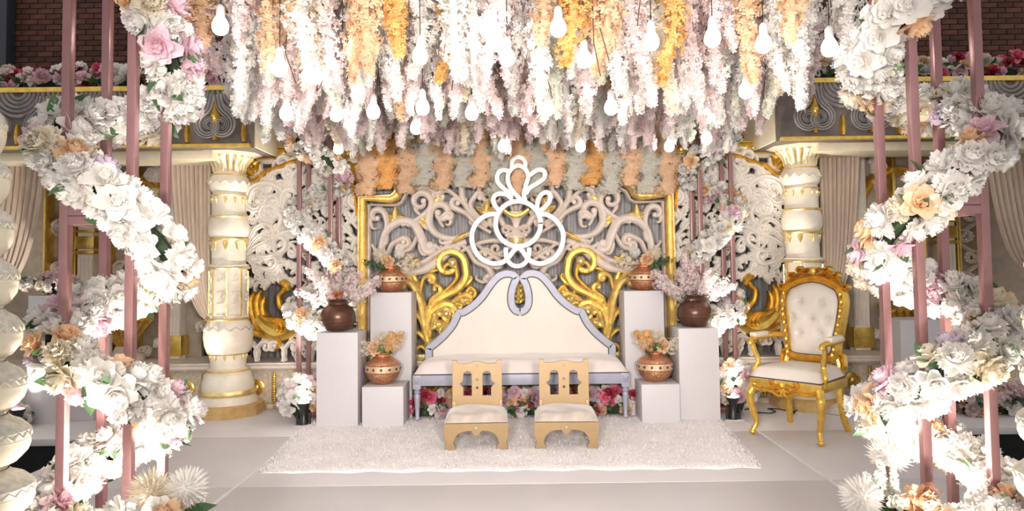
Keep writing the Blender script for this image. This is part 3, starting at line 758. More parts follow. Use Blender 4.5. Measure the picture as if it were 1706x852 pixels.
# side bays behind the towers ---------------------------------------
def side_bay(flip):
    sd = 'right' if flip else 'left'
    t = thing('niche_panel', f'beige niche with pilasters, gold arch and vine strips behind the {sd} front tower', 'niche', (0, 0, 0), group='side niches of the backdrop')
    mk = mirror_pts if flip else (lambda l: l)
    Y = 7.62
    f = (lambda a, b: (-b, -a)) if flip else (lambda a, b: (a, b))
    def X(px): return P(px, 440, Y).x
    MB().box(*f(-6.6, X(330)), Y+.1, Y+.16, .471, 2.9).build('back_board', mat('niche_beige', (.42, .35, .27), .6, var=.12), t, False)
    # vine strip
    for px0 in (101, 205):
        xa, xb = X(px0-24), X(px0+24)
        for xx in (xa, xb):
            MB().box(*f(xx-.022, xx+.022), Y-.03, Y+.1, .471, 2.9, .01).build('gold_rail', M_GOLD, t)
        for i in range(7):
            zc = 1.0+i*.235; xc = X(px0); s = 1 if i % 2 else -1
            st = [(xc-s*.02, zc-.16), (xc+s*.09, zc-.09)]
            pts = mk(curl_pts(smooth_path(st, 4), s, .095, 1.6, 36, .2))
            MB().ribbon(pts, [.022]*len(pts), Y+.09, .06).build('vine_scroll', M_CARVE, t, True, 50)
            mb = MB()
            for q in range(8):
                g = 2*PI*q/8; cx_ = (xc+s*.0); 
                mb.sphere(((-1 if flip else 1)*(xc+.05*math.cos(g)), Y+.05, zc+.05*math.sin(g)), .018, 6, 4)
            mb.build('bead_flower', M_CARVE, t)
    # pilasters
    for px0 in (147, 292):
        xc = X(px0); a, b = f(xc-.085, xc+.085)
        MB().box(a, b, Y-.06, Y+.1, .471, 2.9, .01).build('pilaster', M_COL, t)
        for q in range(4):
            xx = a+(b-a)*(q+.5)/4; MB().tube([(xx, Y-.062, .75), (xx, Y-.062, 1.58)], .014, 6).build('fluting', M_CARVE, t)
        for z0, z1, e in ((.5, .72, .03), (1.62, 1.66, .03), (1.68, 1.82, .02), (1.86, 1.89, .04)):
            MB().box(a-e, b+e, Y-.06-e, Y+.1, z0, z1, .012).build('gold_block', M_GOLD, t)
    # gold arch and shell bowl
    xc = X(222); arc = [(xc+.42*math.cos(PI-g*PI/16), 1.95+.5*math.sin(g*PI/16)) for g in range(17)]
    MB().ribbon(mk(arc), [.06]*17, Y+.08, .12).build('gold_arch', M_GOLD, t, True, 50)
    mb = MB(); sx = -xc if flip else xc
    mb.lathe([(.06, 0), (.10, .05), (.16, .14), (.25, .25), (.30, .30), (.31, .36), (.27, .36)], 24, (sx, Y-.14, .62)); mb.build('gold_shell_bowl', M_GOLD, t, True, 30)
    mb = MB()
    for i in range(14):
        g = PI+PI*(i+.5)/14; mb.tube([(sx+r*math.cos(g), Y-.14+r*math.sin(g), .62+z) for r, z in ((.07, .01), (.17, .14), (.26, .25), (.31, .30))], [.012, .02, .03, .03], 6)
    mb.build('shell_ribs', M_GOLD, t)
    mb = MB(); mb.lathe([(.2, 0), (.2, .05), (.12, .09), (.09, .155)], 20, (sx, Y-.14, .471)); mb.build('bowl_foot', M_CARVE, t)
    R = random.Random(5)
    for i in range(16):
        px_, py_ = R.uniform(235, 330), R.uniform(270, 340)
        if i > 9: px_, py_ = R.uniform(250, 335), R.uniform(545, 590)
        a = R.uniform(0, 6.28); st = [(px_, py_), (px_+10*math.cos(a), py_+10*math.sin(a))]
        scroll(t, st, Y, M_CARVE, 8, R.choice((-1, 1)), 8, 1.1, .05, (.6, 1, .5), flip, False, 'scroll', 2, R)
    return t
side_bay(False); side_bay(True)

# curtains ---------------------------------------------------------------
def curtain(label, Lp, Rp, Y, folds, flip, tie=None):
    t = thing('curtain', label, 'curtain', (0, 0, 0), group='beige curtains')
    def path(pp): return smooth_path([(P(a, b, Y).x, P(a, b, Y).z) for a, b in pp], 8)
    A, B = path(Lp), path(Rp); n = len(A)-1; mb = MB()
    def fn(u, v):
        i = v*n; k0 = int(min(i, n-1)); g = i-k0
        ax, az = (A[k0][q]+(A[k0+1][q]-A[k0][q])*g for q in (0, 1)); bx, bz = (B[k0][q]+(B[k0+1][q]-B[k0][q])*g for q in (0, 1))
        x = ax+(bx-ax)*u; z = az+(bz-az)*u; wd = abs(bx-ax)/abs(B[0][0]-A[0][0]+1e-6)
        y = Y+(.03*min(1, .4+wd))*math.sin(u*folds*2*PI+math.sin(v*3)*.6)+.010*math.sin(u*folds*5.1*PI+v*2)
        return (-x if flip else x, y, z)
    mb.grid(folds*8, n, fn); o = mb.build('cloth', M_CURT, t, True, 0); mo = o.modifiers.new('thick', 'SOLIDIFY'); mo.thickness = .006
    if tie:
        x, z = P2(tie[0], tie[1], Y); x = -x if flip else x
        MB().tube([(x+.06*math.cos(g*PI/6), Y+.06*math.sin(g*PI/6), z+.012*math.cos(g*PI/6)) for g in range(13)], .012, 6).build('tie_band', M_GOLD, t)
    return t
for fl, sd in ((False, 'left'), (True, 'right')):
    curtain(f'beige pleated curtain tied back against the {sd} column', [(283, 252), (288, 330), (298, 420), (312, 480), (330, 520), (345, 535)], [(352, 252), (352, 330), (351, 420), (352, 480), (354, 515), (356, 531)], 7.12, 9, fl, (350, 533))
    curtain(f'beige pleated curtain hanging at the far {sd} edge', [(-45, 252), (-50, 340), (-55, 420), (-60, 480), (-66, 520), (-70, 545)], [(76, 252), (70, 320), (55, 400), (30, 460), (-20, 510), (-60, 535)], 7.02, 12, fl, (-64, 540))

# flower boxes on top of the entablature
def rose_bank(label, x0, x1, y0, y1, z0, h, n, weights, size, seed, loc, cat='flowers', group=None, name='rose_bank'):
    R = random.Random(seed); t = thing(name, label, cat, loc, group=group)
    MB().box(x0+.04, x1-.04, y0+.08, y1, z0, z0+h*.5, .02).build('moss_core', F['moss'], t)
    for i in range(n):
        x = x0+(x1-x0)*(i+R.random())/n; q = R.random(); y = y0+(y1-y0)*.6*q; z = z0+h*(.12+.85*R.random())
        s = size*R.uniform(.75, 1.25)
        bloom(t, (x, y, max(z, z0+s*.35)), (R.uniform(-.5, .5), -1, R.uniform(0, .9)), s, pick(weights, R), 'rose' if R.random() < .7 else 'peony', R)
    for i in range(n//3):
        leaf(t, (R.uniform(x0, x1), y0+R.uniform(0, .04), z0+h*R.uniform(.1, .6)), (R.uniform(-1, 1), -1, R.uniform(-.1, .5)), size*.9, R=R)
    return t
WMIX = {'blush': 3, 'hot': 1.4, 'red': 1.2, 'white': 3, 'peach': 1.2, 'pink': 2}
rose_bank('bank of pink, red and white roses on top of the left grey frieze', -6.0, -2.9, 6.62, 6.95, 3.205, .24, 150, WMIX, .13, 31, (0, 0, 0), group='rose banks on the friezes')
rose_bank('bank of pink, red and white roses on top of the right grey frieze', 2.9, 6.0, 6.62, 6.95, 3.205, .24, 150, WMIX, .13, 32, (0, 0, 0), group='rose banks on the friezes')
# ================================================================== FLOWER CANOPY
CAN_Z = 3.42
cf = thing('canopy_frame', 'metal grid above the stage carrying the hanging flower canopy', 'frame', (0, 0, CAN_Z))
for x in (-2.05, -1.0, 0, 1.0, 2.05): MB().box(x-.02, x+.02, 3.66, 6.75, 0, .04).build('bar', M_ROSEG, cf, False)
for y in (3.70, 3.85, 4.1, 4.4, 4.7, 5.08, 5.78, 5.4, 6.1, 6.73): MB().box(-2.05, 2.05, y-.02, y+.02, .04, .08).build('bar', M_ROSEG, cf, False)
for sx in (-1.9, 1.9):
    for yy in (4.0, 6.7): MB().tube([(sx, yy, .06), (sx, yy, 3.1)], .008, 6).build('hanging_wire', M_CABLE, cf)
STR = [strand_mesh(100+i, .80+.06*i, .125, 460, .033) for i in range(6)]
R = random.Random(99)
NAMES = {'blush': 'pale pink', 'white': 'white', 'peach': 'peach orange', 'mint': 'greenish cream', 'orange': 'bright orange', 'cream': 'cream'}
spots = []
nx, ny = 25, 12
for j in range(ny):
    for i in range(nx):
        x = -2.0+4.0*(i+.5*(j % 2)+R.uniform(-.28, .28))/(nx-.5); y = 4.05+2.55*(j+R.uniform(-.3, .3))/(ny-1)
        spots.append((max(-2.02, min(2.02, x)), max(4.0, min(6.68, y)), j))
STREAK = ((345, 'peach'), (425, 'peach'), (460, 'peach'), (548, 'peach'), (615, 'peach'), (640, 'orange'), (735, 'orange'), (915, 'peach'), (940, 'orange'), (1005, 'peach'), (1030, 'peach'), (1135, 'orange'), (1290, 'peach'), (1335, 'peach'))
used_ = set()
for x, y, j in spots:
    # colour drifts in patches so that orange streaks stay together
    f = math.sin(x*5.1+1.3)*math.cos(y*3.7+x)
    wts = {'blush': 5, 'white': 4, 'mint': 1.1, 'cream': 1.0, 'peach': .3+(.8 if f > .55 else 0), 'orange': .05+(.3 if f > .7 else 0)}
    if abs(x) > 1.75: wts['peach'] += .4; wts['white'] += 2
    if j >= ny-2: wts['blush'] = 3; wts['white'] = 3; wts['peach'] = 1.2
    c = pick(wts, R); me = R.choice(STR)
    bottom = 2.44+R.uniform(-.10, .16)+.12*(j/ny)**1.5
    if c in ('peach', 'orange'): bottom += R.uniform(-.02, .25)
    if j < ny*.6: bottom += R.choice((0, 0, R.uniform(.05, .45)))
    if j == 0: bottom += R.uniform(-.12, .2)
    if j < 2:
        for q, cq in STREAK:
            if abs(x-(q-860)*y/FPX) < .085 and q not in used_: c = cq; bottom = P(q, R.uniform(70, 150), y).z; used_.add(q); break
    length = CAN_Z-bottom; base = -min(v.co.z for v in me.vertices)
    o = inst('wisteria_strand', me, F[c], None, (x, y, CAN_Z), (R.gauss(0, .035), R.gauss(0, .045), R.uniform(0, 6.28)), (R.uniform(.9, 1.4), R.uniform(.9, 1.4), length/base))
    row = ('front', 'middle', 'back')[min(2, j*3//ny)]; zone = 'left end' if x < -1.2 else 'left half' if x < -.4 else 'centre' if x < .4 else 'right half' if x < 1.2 else 'right end'
    tag(o, f'{NAMES[c]} hanging blossom strand in the {row} of the flower canopy, {zone}', 'flowers', f'{NAMES[c]} strands, {row} {zone}')
    # stem drawn through the blossoms
    if j == 0 or R.random() < .2:
        pass
# darker twigs left between the strands
tw = MB()
for i in range(90):
    x, y = R.uniform(-2, 2), R.uniform(4.0, 6.6); z = R.uniform(2.5, 3.2)
    tw.tube([(x, y, CAN_Z), (x+R.uniform(-.03, .03), y-.03, z+.2), (x+R.uniform(-.05, .05), y-.05, z)], .0035, 4)
tag(tw.build('bare_twigs', F['stem'], None), 'thin dark bare twigs between the hanging canopy blossoms', 'twigs', kind='stuff')

# striped garland curtain at the back
GS = [strand_mesh(300+i, 1.0, .150, 2300, .036, .1, .012) for i in range(3)]
R = random.Random(17); ng = 17; cnt = {}; ORD = ('first', 'second', 'third', 'fourth', 'fifth', 'sixth', 'seventh', 'eighth', 'ninth', 'tenth')
gx0, gx1 = P(612, 280, 6.98).x, P(1112, 280, 6.98).x
for i in range(ng):
    x = gx0+(gx1-gx0)*i/(ng-1); c = ('peach', 'pebble')[i % 2] if R.random() < .9 else 'orange'
    ztop = 3.0; zbot = P(860, 312 + R.uniform(-9, 12), 6.98).z
    nm = {'peach': 'peach', 'pebble': 'greyish white', 'orange': 'deep orange'}[c]
    o = inst('blossom_garland', GS[i % 3], F[c], None, (x, 7.0, ztop), (0, 0, 0), (1.3, .68, (ztop-zbot)/1.0))
    cnt[nm] = cnt.get(nm, 0)+1; tag(o, f'{nm} blossom garland over the gold panel top, {ORD[cnt[nm]-1]} of its colour from the left', 'garland', f'{nm} garlands over the panel')
rail = tag(MB().box(gx0-.15, gx1+.15, 6.97, 7.03, 3.0, 3.04, .005).build('garland_rail', M_ROSEG, None), 'thin rail holding the striped blossom garlands behind the canopy', 'rail')

# light bulbs
bulb_px = [(812,48,4.25),(367,42,4.05),(1382,78,4.05),(973,98,4.3),(590,80,4.3),(525,125,4.5),(477,188,4.9),(622,185,4.9),(704,178,4.7),(786,187,4.9),(845,95,4.2),(564,247,6.5),(838,243,6.3),(967,243,6.3),(1115,243,6.4),(1177,230,6.0),(1178,193,5.3),(700,92,4.2),(1085,68,4.1),(912,180,4.9),(1018,178,4.8),(1120,165,4.6),(1272,72,4.1),(1243,150,4.6),(560,190,5.2),(693,212,5.5),(466,112,4.2),(930,45,4.0),(1187,62,4.0)]
bl = MB().lathe([(.006, -.056), (.022, -.052), (.038, -.038), (.045, -.016), (.043, .008), (.033, .032), (.022, .048)], 18).mesh('glass_bulb'); bl.materials.append(M_BULB)
sk_ = MB().lathe([(.022, .046), (.024, .06), (.024, .10), (.012, .115), (.005, .12)], 14).mesh('socket'); sk_.materials.append(M_WHITE)
bulb_px.sort()
def bulb_place(a, b):
    row = 'high in' if b < 110 else 'halfway down' if b < 205 else 'below'
    zone = 'left end' if a < 500 else 'left part' if a < 720 else 'centre' if a < 1000 else 'right part' if a < 1200 else 'right end'
    return f'{row} the blossom canopy, {zone}'
for a, b, Y in bulb_px:
    p = P(a, b, Y-.22)
    t = thing('pendant_bulb', f'round glowing light bulb {bulb_place(a, b)}', 'light bulb', p, group='bulbs in the flower canopy')
    link('glass_bulb', bl, t); link('socket', sk_, t)
    MB().tube([(0, 0, .118), (0, 0, max(.2, CAN_Z+.04-p.z))], .003, 5).build('cord', M_CABLE, t)

# ================================================================== TOWERS AND GARLANDS
def tower(label, x0, y0, zmid, ztop, group):
    W, T = .306, .040
    t = thing('truss_tower', label, 'tower', (x0+W/2, y0+W/2, 0), group=group)
    pm = MB().box(-T/2, T/2, -T/2, T/2, .012, ztop, .003).mesh('post'); pm.materials.append(M_ROSEG)
    for sx in (-1, 1):
        for sy in (-1, 1): link('post', pm, t, (sx*W/2, sy*W/2, 0))
    bm_ = MB().box(-W/2+T/2, W/2-T/2, -T/2, T/2, -T/2, T/2, .003).mesh('cross_bar'); bm_.materials.append(M_ROSEG)
    for z in (.03, zmid-.021, zmid+.021, ztop-.02):
        for k in range(4):
            o = link('cross_bar', bm_, t, (0, 0, z)); a = k*PI/2
            o.location = (W/2*math.sin(a), -W/2*math.cos(a), z); o.rotation_euler = (0, 0, a)
    MB().box(-W/2-.03, W/2+.03, -W/2-.03, W/2+.03, 0, .012, .002).build('base_plate', M_ROSEG, t)
    return t
T_NL = P(102, 852, 3.2).x; T_NR = P(1545, 820, 3.2).x
tower('rose gold square truss tower at the front left of the stage', T_NL, 3.2, 1.70, 3.42, 'flower-wound truss towers')
tower('rose gold square truss tower at the front right of the stage', T_NR, 3.2, 1.70, 3.42, 'flower-wound truss towers')
T_RL = P(498.5, 450, 6.73).x; T_RR = P(1169, 450, 6.73).x
tower('rose gold square truss tower at the back, left of the sofa', T_RL, 6.73, 1.64, 3.05, 'flower-wound truss towers')
tower('rose gold square truss tower at the back, right of the sofa', T_RR, 6.73, 1.64, 3.05, 'flower-wound truss towers')

def garland(label, cx, cy, keys, RR, size, dens, seed, flip, tube=.07, zmax=None):
    R = random.Random(seed); t = thing('flower_garland', label, 'garland', (cx, cy, 0), group='peony garlands wound round the towers')
    pts = []
    for i in range(len(keys)-1):
        a0, z0 = keys[i]; a1, z1 = keys[i+1]; n = 12
        for k in range(n):
            f = k/n; a = math.radians(a0+(a1-a0)*f); z = z0+(z1-z0)*f
            pts.append(Vector(((-1 if flip else 1)*RR*math.cos(a), RR*math.sin(a), z)))
    MB().tube(pts, .035, 6).build('vine_core', F['moss'], t)
    # even spacing along the path
    acc = 0.0; step = 1.0/dens; ang = 0
    for i in range(len(pts)-1):
        d = pts[i+1]-pts[i]; L = d.length; pos = 0
        while acc+L-pos >= step:
            pos += step-acc; acc = 0
            p = pts[i]+d*(pos/L); tn = d.normalized(); ang += 2.4+R.uniform(-.3, .3)
            a = tn.orthogonal().normalized(); n_ = Matrix.Rotation(ang, 3, tn) @ a
            s = size*R.uniform(.8, 1.2)
            c = pick({'white': 74, 'cream': 6, 'peach': 9, 'pink': 9, 'lilac': 3}, R)
            bloom(t, p+n_*tube*R.uniform(.7, 1.1), n_+tn*R.uniform(-.3, .3), s, c, None if c in ('white', 'cream') else R.choice(('rose', 'peony')), R)
            if R.random() < .35: leaf(t, p+n_*tube*.6, n_+tn*R.uniform(-1, 1)+Vector((0, 0, -.1)), size*R.uniform(.7, 1.0), R=R)
        acc += L-pos
    return t
HZ = lambda y: 1.45-(y-449)/343.0
near = [(-180, HZ(-90)), (-90, HZ(-10)), (0, HZ(105)), (90, HZ(165)), (180, HZ(202)), (270, HZ(308)), (360, HZ(432)), (450, HZ(484)), (540, HZ(536)), (630, HZ(604)), (720, HZ(682)), (810, HZ(748)), (900, HZ(805)), (990, HZ(862)), (1080, HZ(915))]
near = [(a, max(z, .09)) for a, z in near]
near_l = [(-90, HZ(-115)), (-45, HZ(-10)), (0, HZ(100)), (60, HZ(160)), (110, HZ(182))]+near[4:]
garland('white and peach peony garland spiralling round the front left tower', T_NL+.153, 3.353, near_l, .255, .158, 44, 41, False, .064)
garland('white and peach peony garland spiralling round the front right tower', T_NR+.153, 3.353, near, .255, .158, 44, 42, True, .064)
HR = lambda y: 1.45-(y-446)/167.5
rear = [(90, HR(175)), (180, HR(225)), (270, HR(258)), (360, HR(292)), (450, HR(318)), (540, HR(346)), (630, HR(398)), (720, HR(455)), (810, HR(485)), (900, HR(515)), (990, HR(540)), (1035, HR(552))]
garland('white peony garland spiralling round the back left tower', T_RL+.153, 6.86, rear, .215, .14, 46, 43, False, .06)
garland('white peony garland spiralling round the back right tower', T_RR+.153, 6.86, rear, .215, .14, 46, 44, True, .06)

def cluster(label, c, rx, ry, rz_, n, size, weights, seed, name='flower_cluster', leaves=10, group=None):
    R = random.Random(seed); t = thing(name, label, 'flowers', c, group=group)
    MB().sphere((0, 0, rz_*.45), 1.0, 12, 8, (rx*.55, ry*.55, rz_*.42)).build('moss_core', F['moss'], t)
    for i in range(n):
        z = 1-1.25*(i+.5)/n; a = i*2.39996+R.uniform(-.2, .2); s = math.sqrt(max(0, 1-z*z))
        d = Vector((s*math.cos(a), s*math.sin(a), z)); sz = size*R.uniform(.8, 1.2)
        p = Vector((d.x*rx, d.y*ry, max(rz_*.45+d.z*rz_*.5, sz*.45)))
        bloom(t, p, d, sz, pick(weights, R), None, R)
    for i in range(leaves):
        a = R.uniform(0, 6.28); leaf(t, (rx*.8*math.cos(a), ry*.8*math.sin(a), max(size*.5, rz_*R.uniform(.2, .8))), (math.cos(a), math.sin(a), .25), size, R=R)
    return t
WW = {'white': 75, 'cream': 10, 'peach': 6, 'pink': 5, 'blush': 5}
g = G(505, 690); cluster('white peony cluster at the foot of the back left tower', (P(500, 660, 6.58).x, 6.58, 0), .16, .13, .40, 30, .125, WW, 51, group='peony clusters at tower feet')
cluster('white peony cluster at the foot of the back right tower', (P(1224, 650, 6.60).x+.02, 6.60, 0), .15, .13, .50, 34, .125, WW, 52, group='peony clusters at tower feet')

# uplights ------------------------------------------------------------
def uplight(label, x, y, power, tgt=None, h=.17, sc=1.0, grey=False, spot_angle=75):
    t = thing('uplight', label, 'spotlight', (x, y, 0), group='black uplights on the stage')
    MB().box(-.085*sc, .085*sc, -.05*sc, .05*sc, 0, .012, .003).build('base_plate', M_CLEAR, t)
    MB().lathe([(.045*sc, .012), (.045*sc, .05), (.036*sc, .07), (.036*sc, h-.05), (.055*sc, h-.02), (.058*sc, h), (.05*sc, h)], 18).build('can', M_CLEAR if grey else M_PLAST, t)
    MB().lathe([(.049*sc, h-.004), (.049*sc, h+.001), (.03*sc, h+.004)], 18).build('lens', M_LENS, t)
    for s in (-1, 1): MB().box(s*.06*sc-.006, s*.06*sc+.006, -.012, .012, .012, h*.5, .002).build('yoke_arm', M_PLAST, t)
    if power:
        o = spot('uplight_beam', (x, y, h+.02), tgt or (x, y, 3), power, spot_angle, .8); o.parent = t; o.location = (0, 0, h+.02)
        look_at(o, Vector(tgt or (x, y, 3))-Vector((x, y, 0)))
    return t
p = G(345/3.278+400, 695); uplight('black uplight before the peony cluster of the back left tower', P(506, 690, 6.38).x, 6.38, 330, (T_RL+.1, 6.86, 1.6), .21)
p = G(1214, 686); uplight('black topped uplight beside the back right tower', P(1216, 690, 6.40).x+.03, 6.40, 330, (T_RR+.2, 6.86, 1.6), .21)
p = G(333, 692); uplight('black uplight in front of the left column base', p.x-.14, 6.3, 45, (p.x+.3, 7.0, 1.8), .20)
p = G(90, 697); uplight('black uplight beside the round white plinth at the far left', p.x, 6.35, 120, (p.x-.05, 6.7, .8), .19)
uplight('white glowing uplight inside the foot of the front right tower', T_NR+.153, 3.353, 200, (T_NR+.153, 3.36, 3), .24, 1.2, spot_angle=120)
uplight('white glowing uplight inside the foot of the front left tower', T_NL+.153, 3.353, 200, (T_NL+.153, 3.36, 3), .24, 1.2, spot_angle=120)
uplight('added black uplight, out of view on the floor before the front left tower', T_NL+.58, 2.45, 110, (T_NL+.15, 3.3, 1.0), .19, spot_angle=80)  # extra lamp below the frame, added to brighten the lower left garland
uplight('added black uplight, out of view on the floor before the front right tower', T_NR-.30, 2.45, 110, (T_NR+.15, 3.3, 1.0), .19, spot_angle=80)  # its right-hand twin, likewise added out of view for the lower garland
# the one lying behind the throne chair
p = G(1428, 668); t = thing('uplight', 'black uplight tipped over behind the gold throne chair', 'spotlight', (p.x, 6.78, .013), group='black uplights on the stage')
MB().lathe([(.06, 0), (.055, .03), (.035, .05), (.035, .15), (.055, .18), (.058, .21)], 18, mtx=Matrix.Rotation(-.12, 4, 'Y')).build('can', M_PLAST, t)
MB().box(-.07, .07, -.05, .05, -.013, .006, .003).build('base_plate', M_PLAST, t)

# ================================================================== RUG
rc = [G(433, 790), G(1268, 781), G(1192, 694), G(512, 703)]
rug = thing('fur_rug', 'white shaggy fur rug in front of the sofa', 'rug', (0, 0, 0))
def rugp(u, v):
    a = rc[0].lerp(rc[1], u); b = rc[3].lerp(rc[2], u); return a.lerp(b, v)
R = random.Random(3); mb = MB()
def rfn(u, v):
    p = rugp(u, v); e = min(u, 1-u, v*1.0, 1-v)
    return (p.x+.012*math.sin(v*40), p.y+.012*math.sin(u*60)*(1 if e < .02 else 0), .003+.012*min(1, e*40)+.004*math.sin(u*51+v*17)*math.sin(v*37-u*9))
mb.grid(70, 36, rfn); o = mb.build('backing', M_FUR, rug, True, 0); mo = o.modifiers.new('thick', 'SOLIDIFY'); mo.thickness = .003; mo.offset = -1
fur = MB()
for i in range(42000):
    u, v = R.uniform(-.003, 1.003), R.uniform(-.004, 1.004)**1.12 if i % 2 else R.uniform(-.006, 1.0)
    v = v.real if isinstance(v, complex) else v
    p = rugp(u, v); a = R.uniform(0, 6.28)+math.sin(u*9)*.6; l = R.uniform(.014, .03); wv = .0035
    dx, dy = math.cos(a)*l*.8, math.sin(a)*l*.8; z0 = .012; px_, py_ = -math.sin(a)*wv, math.cos(a)*wv; oo = len(fur.v)
    fur.v += [(p.x-px_, p.y-py_, z0), (p.x+px_, p.y+py_, z0), (p.x+dx, p.y+dy, z0+l*.55)]; fur.f.append((oo, oo+1, oo+2))
tag(fur.build('fur_pile', M_FUR, rug, False), kind='stuff')
RZ = .022

# ================================================================== PEDESTALS AND POTS
def pedestal(label, x0, x1, y0, h, d=.35, zb=0.0):
    o = MB().box(-(x1-x0)/2, (x1-x0)/2, 0, d, 0, h, .004).build('pedestal', M_WHITE, None)
    o.location = ((x0+x1)/2, y0, zb); tag(o, label, 'pedestal', 'white box pedestals'); return o
xl = lambda px, py, Y: P(px, py, Y).x
pedestal('tallest white box pedestal left of the sofa, behind the short one', xl(617, 560, 6.66), xl(685.5, 560, 6.66), 6.66, P(650, 488, 6.66).z)
pedestal('tallest white box pedestal right of the sofa, behind the short one', xl(1041, 560, 6.66), xl(1107, 560, 6.66), 6.66, P(1075, 485, 6.66).z)
pedestal('mid height white box pedestal at the outer left, under a brown pot', xl(527, 630, 6.28), xl(596, 630, 6.28), 6.28, P(560, 555, 6.28).z)
pedestal('mid height white box pedestal at the outer right, under a brown pot', xl(1132, 630, 6.36), xl(1199, 630, 6.36), 6.36, P(1165, 547.5, 6.36).z)
pedestal('short white box pedestal left of the sofa, under a copper pot', xl(603, 670, 6.26), xl(672, 670, 6.26), 6.26, P(640, 645, 6.26).z)
pedestal('short white box pedestal right of the sofa, under a copper pot', xl(1067, 670, 6.34), xl(1130, 670, 6.34), 6.27, P(1095, 641, 6.27).z)

def brown_pot(label, loc, s=1.0):
    t = thing('brown_pot', label, 'pot', loc, group='round brown pots')
    pr = [(.06, 0), (.10, .012), (.145, .06), (.162, .12), (.158, .165), (.135, .21), (.10, .238), (.082, .250), (.082, .268), (.092, .283), (.108, .292), (.106, .298), (.088, .290), (.072, .262), (.06, .22)]
    MB().lathe([(a*s, b*s) for a, b in pr], 36).build('body', M_BROWN, t)
    MB().lathe([(.1615*s, .095*s), (.1645*s, .10*s), (.1645*s, .104*s), (.162*s, .109*s)], 36, cap=False).build('ridge', M_BROWN, t)
    return t
def copper_pot(label, loc, s=1.0):
    t = thing('copper_pot', label, 'pot', loc, group='patterned copper pots')
    pr = [(.05, 0), (.085, .012), (.125, .05), (.14, .085), (.146, .11), (.146, .15), (.14, .17), (.11, .20), (.075, .222), (.066, .232), (.068, .245), (.085, .255), (.083, .26), (.062, .248), (.05, .20)]
    MB().lathe([(a*s, b*s) for a, b in pr], 36).build('body', M_COPPER, t)
    MB().lathe([(.143*s, .10*s), (.150*s, .106*s), (.1505*s, .156*s), (.143*s, .162*s)], 36, cap=False).build('patterned_band', M_CBAND, t)
    for z in (.102, .160): MB().lathe([(.144*s, (z-.005)*s), (.152*s, z*s), (.144*s, (z+.005)*s)], 36, cap=False).build('rim_ring', M_COPPER, t)
    st = MB().lathe([(.012, 0), (.012, .003), (.008, .005), (.008, .002), (.005, .002), (.003, .005)], 12, mtx=Matrix.Rotation(PI/2, 4, 'X')).mesh('stud'); st.materials.append(M_STUD)
    for i in range(14):
        a = 2*PI*i/14+.1; o = link('stud', st, t, (.1500*s*math.sin(a), -.1500*s*math.cos(a), .131*s)); o.rotation_euler = (0, 0, a)
    return t
zl = P(560, 555, 6.28).z; pBL = (P(563, 520, 6.46).x, 6.46, zl)
zr = P(1165, 547.5, 6.36).z; pBR = (P(1157, 515, 6.54).x, 6.54, zr)
brown_pot('round brown metal pot on the outer left pedestal', pBL)
brown_pot('round brown metal pot on the outer right pedestal', pBR)
pTL = (P(651, 470, 6.84).x, 6.84, P(650, 488, 6.66).z); pTR = (P(1073, 468, 6.84).x, 6.84, P(1075, 485, 6.66).z)
pSL = (P(638, 620, 6.44).x, 6.44, P(640, 645, 6.26).z); pSR = (P(1091, 612, 6.45).x, 6.45, P(1095, 641, 6.27).z)
copper_pot('patterned copper pot on the tallest left pedestal', pTL)
copper_pot('patterned copper pot on the tallest right pedestal', pTR)
copper_pot('patterned copper pot on the short left pedestal', pSL, 1.1)
copper_pot('patterned copper pot on the short right pedestal', pSR, 1.1)
pN = (P(1494, 840, 3.06).x, 3.06, 0); brown_pot('large brown pot at the front right corner, cut off by the picture edge', pN, 1.28)
pNL = (P(290, 840, 2.9).x, 2.86, 0); brown_pot('brown pot below the front left flower arrangement', pNL, 1.3)

def bouquet(label, loc, z, items, seed, group='flower arrangements in pots'):
    """items: (kind, dx, dy, dz, size, colour)"""
    R = random.Random(seed); t = thing('flower_arrangement', label, 'flowers', (loc[0], loc[1], loc[2]+z), group=group)
    for it in items:
        k, dx, dy, dz, s, c = it; d = Vector((dx, dy, dz))
        if k in ('mum', 'peony', 'rose'):
            bloom(t, d, Vector((dx*1.2, dy-.12, dz*.5+.08)), s, c, k, R)
            MB().tube([(0, 0, -.1), d*.5, d], .004, 5).build('stem', F['green'], t)
        elif k == 'sprig': sprig(t, (dx*.1, dy*.1, -.02), d, s, c, R, n=int(120*s/.3), s=.016, r=.05)
        elif k == 'leaf': leaf(t, (dx*.2, dy*.2, 0), d, s, c, R)
        elif k == 'spike':
            base = Vector((dx*.3, dy*.3, 0)); mb = MB(); n = 34; ax = (d-base)
            for q in range(n):
                v = .4+.6*q/n; a = q*2.4; off = Vector((math.cos(a), math.sin(a), .2))*.018*(1.15-v*.6); floret_at(mb, base+ax*v+off, off, .016, R)
            o = mb.build('flower_spike', F[c], t, True, 0); MB().tube([base-Vector((0, 0, .1)), base+ax], .005, 5).build('stem', F['green'], o)
    return t
def cherry(seed, side):
    R = random.Random(seed); it = []
    for i in range(17):
        a = R.uniform(-1.25, 1.25); L = R.uniform(.26, .46)
        it.append(('sprig', math.sin(a)*1.0, R.uniform(-.5, .3), math.cos(a)*.8+.25, L, 'blush' if R.random() < .7 else 'white'))
    for i in range(5): it.append(('spike', R.uniform(-.12, .06), R.uniform(-.06, .03), R.uniform(.14, .22), .2, 'mint'))
    return it
bouquet('pale pink blossom branches and rust flowers in the left brown pot', pBL, .27, cherry(61, -1)+[('rose', .0, -.06, .06, .09, 'rust'), ('rose', .04, -.04, .08, .07, 'rust'), ('rose', -.04, -.06, .05, .06, 'peach')], 61)
bouquet('pale pink blossom branches in the right brown pot', pBR, .27, cherry(62, 1)+[('sprig', -.6, -.2, .6, .5, 'blush'), ('sprig', -.2, -.3, .9, .55, 'blush')], 62)
